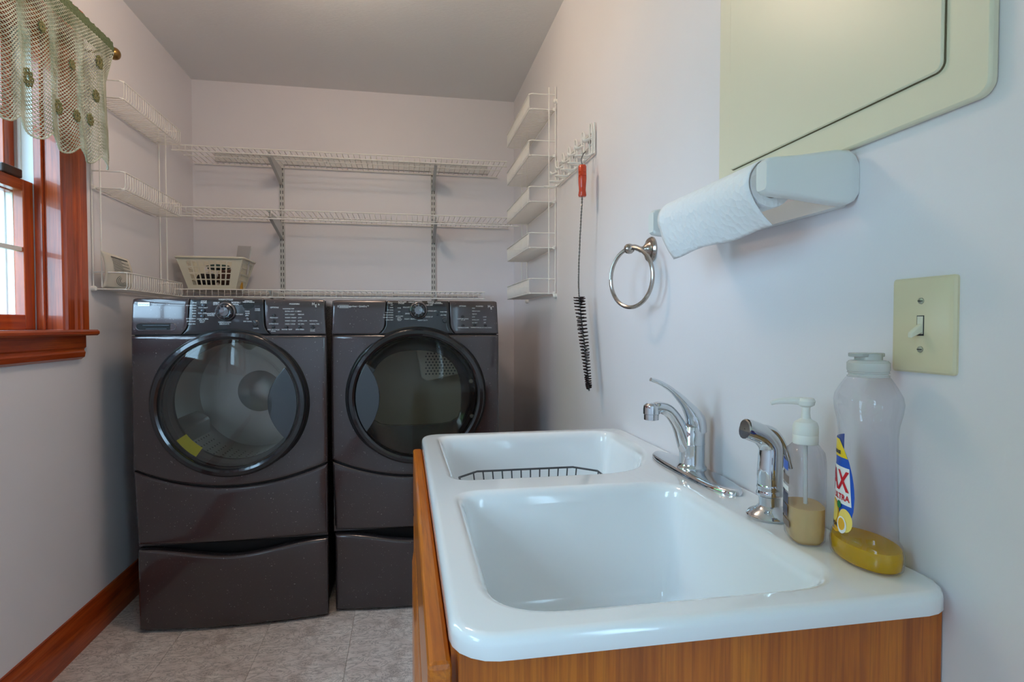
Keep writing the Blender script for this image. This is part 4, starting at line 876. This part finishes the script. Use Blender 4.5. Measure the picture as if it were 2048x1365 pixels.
# dark wire basket in the far bowl
dk = thing('wire_dish_rack', 'dark grey wire dish rack sitting in the far sink bowl', 'dish rack', (.31, 1.38, SZ - .19))
rx0, rx1, ry0, ry1, rz = .128, .478, 1.215, 1.452, .752; cut = .05
oct_ = [(rx0 + cut, ry0), (rx1 - cut, ry0), (rx1, ry0 + cut), (rx1, ry1 - cut), (rx1 - cut, ry1), (rx0 + cut, ry1), (rx0, ry1 - cut), (rx0, ry0 + cut)]
def shrink(p, k): return (.303 + (p[0] - .303) * k, 1.3335 + (p[1] - 1.3335) * k)
def dense(poly, n):
    out = []
    for a, b in zip(poly, poly[1:] + poly[:1]):
        for i in range(n): out.append((a[0] + (b[0] - a[0]) * i / n, a[1] + (b[1] - a[1]) * i / n))
    return out
zb_ = SZ - .186
MB().tube([(p[0], p[1], rz) for p in dense(oct_, 4)], .0026, 7, True).build('top_rail', 'rack_grey', dk)
MB().tube([(*shrink(p, .9), zb_ + .012) for p in dense(oct_, 4)], .0024, 7, True).build('bottom_rail', 'rack_grey', dk)
for k in range(1, 13):
    f = k / 13.; 
    for yy in (ry1,):
        x = rx0 + .04 + (rx1 - rx0 - .08) * (k - 1) / 11.; a_ = shrink((x, ry1), .9); b_ = shrink((x, ry0), .9)
        MB().tube([(x, ry1, rz), (a_[0], a_[1], zb_ + .012), (b_[0], b_[1], zb_ + .012), (x, ry0, rz)], .0018, 6).build('upright_wire', 'rack_grey', dk)
for y in [ry0 + .06 + .03 * k for k in range(5)]:
    a_ = shrink((rx0, y), .9); b_ = shrink((rx1, y), .9); MB().tube([(rx0, y, rz), (a_[0], a_[1], zb_ + .012), (b_[0], b_[1], zb_ + .012), (rx1, y, rz)], .0018, 6).build('upright_wire', 'rack_grey', dk)
for p in ((rx0 + .06, ry0 + .04), (rx1 - .06, ry0 + .04), (rx0 + .06, ry1 - .04), (rx1 - .06, ry1 - .04)): MB().lathe([(.001, -.0005), (.006, -.0005), (.005, .014), (.001, .015)], (*shrink(p, .9), zb_ - .0025), 'z', 10).build('foot', 'rack_grey', dk)
# ------------------------------------------------------------------ faucet
FX, FY = .585, 1.115
fc = thing('faucet', 'chrome single-lever faucet with oval base plate on the sink deck', 'faucet', (FX, FY, SZ))
def stad(hl, hw, z): return [(FX + hw * sin(2 * pi * k / 40), FY + (hl - hw * .8) * (1 if cos(2 * pi * k / 40) > 0 else -1) * min(1, abs(cos(2 * pi * k / 40)) ** .55) + hw * .8 * cos(2 * pi * k / 40), z) for k in range(40)]
MB().loft([stad(.172, .034, SZ), stad(.172, .034, SZ + .006), stad(.168, .030, SZ + .0095), stad(.155, .022, SZ + .0115)]).build('base_plate', 'chrome', fc, True, 50)
MB().lathe([(.030, .010), (.030, .014), (.0265, .018), (.0255, .022), (.0255, .060), (.0262, .0605), (.0262, .063), (.0256, .064), (.0255, .085), (.022, .098), (.010, .104), (.001, .105)], (FX, FY, SZ), 'z', 36).build('body', 'chrome', fc)
def sweep(pts, wid, hei, k=5, seg=16):
    P = smoothpath(pts, k); n = len(P); rings = []
    for i in range(n):
        t_ = (P[min(i + 1, n - 1)] - P[max(i - 1, 0)]).normalized(); side = Vector((0, 1, 0)); side = (side - t_ * side.dot(t_)).normalized(); up = t_.cross(side); f = i / (n - 1)
        a_, = interp([(q / (len(wid) - 1), v) for q, v in enumerate(wid)], f); b_, = interp([(q / (len(hei) - 1), v) for q, v in enumerate(hei)], f)
        rings.append([P[i] + side * a_ * cos(2 * pi * s / seg) + up * b_ * sin(2 * pi * s / seg) for s in range(seg)])
    return MB().loft(rings)
sweep([(FX + .004, FY, SZ + .022), (FX - .014, FY, SZ + .060), (FX - .030, FY, SZ + .100), (FX - .052, FY, SZ + .130), (FX - .074, FY, SZ + .138), (FX - .088, FY, SZ + .134)], [.020, .018, .016, .0155, .015, .0145], [.018, .017, .014, .013, .0125, .012]).build('spout', 'chrome', fc)
MB().lathe([(.001, .012), (.010, .0115), (.0155, .007), (.0165, 0), (.0165, -.010), (.0150, -.011), (.0150, -.022), (.0125, -.023), (.0125, -.018), (.001, -.018)], (FX - .090, FY, SZ + .136), 'z', 28).build('aerator', 'chrome', fc)
sweep([(FX + .010, FY, SZ + .086), (FX + .006, FY, SZ + .112), (FX - .014, FY, SZ + .142), (FX - .042, FY, SZ + .170), (FX - .070, FY, SZ + .188), (FX - .092, FY, SZ + .196)], [.025, .023, .014, .009, .009, .006], [.020, .020, .011, .006, .005, .004]).build('lever', 'chrome', fc)
# side sprayer
sp_ = thing('side_sprayer', 'chrome pull-out side sprayer standing between faucet and soap bottle', 'sprayer', (.572, .834, SZ))
GX, GY = .572, .834
MB().lathe([(.001, 0), (.034, 0), (.035, .004), (.032, .009), (.022, .014), (.018, .018), (.0165, .020), (.0165, .034)], (GX, GY, SZ), 'z', 32).build('base', 'chrome', sp_)
MB().lathe([(.0175, .034), (.020, .036), (.0205, .040), (.019, .043), (.019, .046), (.0198, .049), (.019, .053), (.018, .055)], (GX, GY, SZ), 'z', 32).build('collar', 'chrome', sp_)
sweep([(GX, GY, SZ + .052), (GX, GY, SZ + .075), (GX + .001, GY, SZ + .095), (GX + .000, GY, SZ + .115), (GX - .014, GY, SZ + .131), (GX - .034, GY, SZ + .140), (GX - .044, GY, SZ + .143)], [.019, .019, .0185, .018, .0175, .017, .0165], [.019, .0195, .019, .018, .017, .0165, .016]).build('spray_head', 'chrome', sp_)
sweep([(GX - .022, GY, SZ + .147), (GX + .004, GY, SZ + .138), (GX + .022, GY, SZ + .112), (GX + .034, GY, SZ + .078)], [.006, .011, .011, .009], [.004, .006, .006, .004]).build('trigger', 'chrome', sp_)
MB().lathe([(.0155, 0), (.014, -.002), (.001, -.002)], (GX - .043, GY, SZ + .143), 'x', 18).build('spray_face', 'nickel', sp_)
# ------------------------------------------------------------------ bottles
def oval(cx, cy_, a, b, rot, z, n=40, e=2.):
    out = []
    for k in range(n):
        t_ = 2 * pi * k / n; c_, s_ = cos(t_), sin(t_); u_ = a * (abs(c_) ** (2 / e)) * (1 if c_ >= 0 else -1); v_ = b * (abs(s_) ** (2 / e)) * (1 if s_ >= 0 else -1)
        out.append((cx + u_ * cos(rot) - v_ * sin(rot), cy_ + u_ * sin(rot) + v_ * cos(rot), z))
    return out
QX, QY = .561, .737
sb = thing('soap_dispenser', 'clear pump soap bottle with pale amber liquid between sprayer and dish soap', 'soap bottle', (QX, QY, SZ))
SR = radians(68); stab = [(0, .030, .020), (.006, .034, .024), (.02, .035, .025), (.10, .0345, .0245), (.118, .034, .024), (.128, .031, .0225), (.136, .022, .018), (.140, .0135, .0135), (.152, .013, .013)]
MB().loft([oval(QX, QY, a, b, SR, SZ + .0005 + z, 40, 3.0 if z < .13 else 2.) for z, a, b in stab]).build('bottle', 'soap_plastic', sb, True, 60)
lt = [(z, a - .002, b - .002) for z, a, b in stab if z <= .02] + [(.050, .0330, .0230)]
MB().loft([oval(QX, QY, a, b, SR, SZ + .0015 + z, 40, 3.) for z, a, b in lt]).build('liquid', 'hand_soap', sb, True, 60)
MB().lathe([(.0165, .138), (.017, .140), (.017, .150), (.0165, .151), (.017, .152), (.017, .163), (.0145, .169), (.009, .172), (.0065, .174), (.0055, .182), (.006, .190), (.011, .193), (.0125, .199), (.010, .203), (.001, .203)], (QX, QY, SZ), 'z', 28).build('pump', 'pump_white', sb)
pd = Vector((-.90, .28, 0)).normalized(); P0 = Vector((QX, QY, SZ + .198))
MB().tube([P0, P0 + pd * .02 + Vector((0, 0, .001)), P0 + pd * .038, P0 + pd * .048 - Vector((0, 0, .003))], [.006, .005, .004, .003], 10).build('nozzle', 'pump_white', sb)
MB().tube([(QX, QY, SZ + .14), (QX + .002, QY, SZ + .015)], .003, 8).build('dip_tube', 'pump_white', sb)
def soap_pt(ang, z, off=.0008):
    a, b = .0348 + off, .0248 + off; e = 3.; c_, s_ = cos(ang), sin(ang); u_ = a * abs(c_) ** (2 / e) * (1 if c_ >= 0 else -1); v_ = b * abs(s_) ** (2 / e) * (1 if s_ >= 0 else -1)
    return (QX + u_ * cos(SR) - v_ * sin(SR), QY + u_ * sin(SR) + v_ * cos(SR), SZ + z)
def patch(fn, a0, a1, z0, z1, na=10, nz=8, edge=None):
    vs = []
    for j in range(nz + 1):
        for i in range(na + 1): vs.append(fn(a0 + (a1 - a0) * i / na, z0 + (z1 - z0) * j / nz))
    return MB().add(vs, [(j * (na + 1) + i, j * (na + 1) + i + 1, (j + 1) * (na + 1) + i + 1, (j + 1) * (na + 1) + i) for j in range(nz) for i in range(na)])
for a0, a1, z0, z1, mt_ in ((.7, 1.75, .100, .113, 'label_blue'), (.7, 1.86, .082, .093, 'label_brown'), (.7, 1.8, .071, .078, 'label_white'), (.7, 1.78, .052, .068, 'label_navy'), (.7, 1.72, .034, .050, 'label_navy'), (.8, 1.92, .020, .030, 'label_brown')):
    patch(soap_pt, a0, a1, z0, z1).build('label_print', mt_, sb, True, 60)
DX, DY, DR = .588, .655, radians(82)
db = thing('dish_soap_bottle', 'tall clear dish soap bottle nearly empty of yellow liquid at the sink corner', 'dish soap', (DX, DY, SZ))
dt = [(0, .050, .030), (.004, .055, .034), (.020, .056, .035), (.030, .053, .033), (.036, .047, .030), (.06, .0455, .0295), (.10, .0445, .029), (.14, .044, .0285), (.165, .043, .0285), (.180, .0445, .030), (.196, .049, .033), (.207, .0505, .034), (.216, .048, .033), (.228, .038, .029), (.238, .027, .025), (.241, .0225, .0225), (.250, .0215, .0215)]
def dcs(z): return interp(dt, z)
zz = [0, .002, .004, .012, .02, .026, .03, .033, .036, .048, .06, .08, .10, .12, .14, .155, .165, .172, .18, .188, .196, .202, .207, .211, .216, .222, .228, .233, .238, .241, .246, .25]
MB().loft([oval(DX, DY, *dcs(z), DR, SZ + .0005 + z, 48, 2.) for z in zz]).build('bottle', 'clear_plastic', db, True, 70)
MB().loft([oval(DX, DY, dcs(z)[0] - .002, dcs(z)[1] - .002, DR, SZ + .0015 + z, 48, 2.) for z in (0.001, .004, .012, .02, .0255)]).build('liquid', 'dish_liquid', db, True, 60)
MB().lathe([(.024, .240), (.0245, .2415), (.0225, .2425), (.0225, .2445), (.0245, .2455), (.0225, .247)], (DX, DY, SZ), 'z', 32).build('neck_ring', 'cap_clear', db)
MB().lathe([(.0235, .247), (.0245, .249), (.0245, .258), (.022, .261), (.016, .262), (.016, .268), (.0155, .270), (.001, .270)], (DX, DY, SZ), 'z', 32).build('cap', 'cap_clear', db)
MB().prism(rrect(DX - .024, DX + .018, DY - .012, DY + .012, .008, 4), SZ + .266, SZ + .271, 'z').build('flip_lid', 'cap_clear', db, True, 40, bevel=.001)
# label wraps the broad face; lab(s, z): s = metres along the face (right = towards the viewer), z above the base
def lab(s_, z, off=.0008):
    # walk along the oval from the reference angle
    a, b = dcs(z); a += off; b += off; th = LREF + s_ / .040
    u_, v_ = a * cos(th), b * sin(th)
    return (DX + u_ * cos(DR) - v_ * sin(DR), DY + u_ * sin(DR) + v_ * cos(DR), SZ + z)
LREF = radians(76) 
def ledge(z): 
    # right edge of the leaf-shaped label
    return interp([(.034, -.002), (.040, .012), (.05, .020), (.07, .0255), (.09, .0265), (.11, .024), (.13, .018), (.145, .009), (.153, .002), (.158, -.004)], z)[0]
def shaped(z0, z1, mat, off, fl=lambda z: -.05, fr=ledge, nz=14, na=16):
    vs = []
    for j in range(nz + 1):
        z = z0 + (z1 - z0) * j / nz; l_, r_ = fl(z), fr(z)
        for i in range(na + 1): vs.append(lab(l_ + (r_ - l_) * i / na, z, off))
    MB().add(vs, [(j * (na + 1) + i, j * (na + 1) + i + 1, (j + 1) * (na + 1) + i + 1, (j + 1) * (na + 1) + i) for j in range(nz) for i in range(na)]).build('label_print', mat, db, True, 70)
shaped(.034, .158, 'label_blue', .0006)
shaped(.134, .157, 'label_yellow', .0010)
shaped(.034, .060, 'label_orange', .0010)
shaped(.074, .122, 'label_white', .0011, lambda z: -.032, lambda z: .0205 + .22 * (.1 - z) * 0.4, 6, 10)
def disc(s0, z0, rs, rz_, mat, off):
    vs = [lab(s0, z0, off)] + [lab(s0 + rs * cos(k * pi / 14), z0 + rz_ * sin(k * pi / 14), off) for k in range(28)]
    MB().add(vs, [(0, 1 + k, 1 + (k + 1) % 28) for k in range(28)]).build('label_print', mat, db, True, 70)
disc(-.012, .060, .014, .017, 'label_orange', .0013); disc(.013, .054, .0115, .015, 'label_peel', .0013); disc(-.012, .060, .0115, .014, 'label_peel', .0015); disc(.008, .047, .0085, .011, 'label_white', .0017); disc(.008, .048, .006, .008, 'label_orange', .0019); disc(.002, .072, .0045, .005, 'label_green', .0017)
text('AJAX', lambda X, Y_: lab(.0165 + X + .0012, .092 + Y_, .0016), .036, 'label_red', db, 'label_lettering', 'RIGHT', .78)
text('ULTRA', lambda X, Y_: lab(.020 + X, .0795 + Y_, .0016), .0105, 'label_red', db, 'label_lettering', 'RIGHT', 1.)
text('LEMON', lambda X, Y_: lab(-.012 + X, .041 + Y_, .0016), .007, 'label_navy', db, 'label_lettering', 'CENTER', 1.)
text('GREASE', lambda X, Y_: lab(-.008 + X, .138 + Y_, .0016), .006, 'label_navy', db, 'label_lettering', 'CENTER', 1.)
# ------------------------------------------------------------------ realise the lettering
tmp = []
for (s_, fn, size, mat, par, name, al, sx) in TEXTS:
    c = bpy.data.curves.new('t', 'FONT'); c.body = s_; c.size = size; c.align_x = al; c.align_y = 'CENTER' if name == 'lettering' or 'badge' in name else 'BOTTOM_BASELINE'; c.resolution_u = 2; c.offset = (.0009 if size > .02 else .0003) if name == 'label_lettering' else 0.
    o = bpy.data.objects.new('t', c); COL.objects.link(o); tmp.append(o)
bpy.context.view_layer.update(); dg = bpy.context.evaluated_depsgraph_get()
groups = {}
for o, (s_, fn, size, mat, par, name, al, sx) in zip(tmp, TEXTS):
    me = o.evaluated_get(dg).to_mesh(); b = groups.setdefault((par.name, mat, name), (MB(), par))[0]
    b.add([fn(v.co.x * sx, v.co.y) for v in me.vertices], [tuple(p.vertices) for p in me.polygons]); o.evaluated_get(dg).to_mesh_clear()
for o in tmp: c = o.data; bpy.data.objects.remove(o); bpy.data.curves.remove(c)
for (pn, mat, name), (b, par) in groups.items(): b.build(name, mat, par, False)
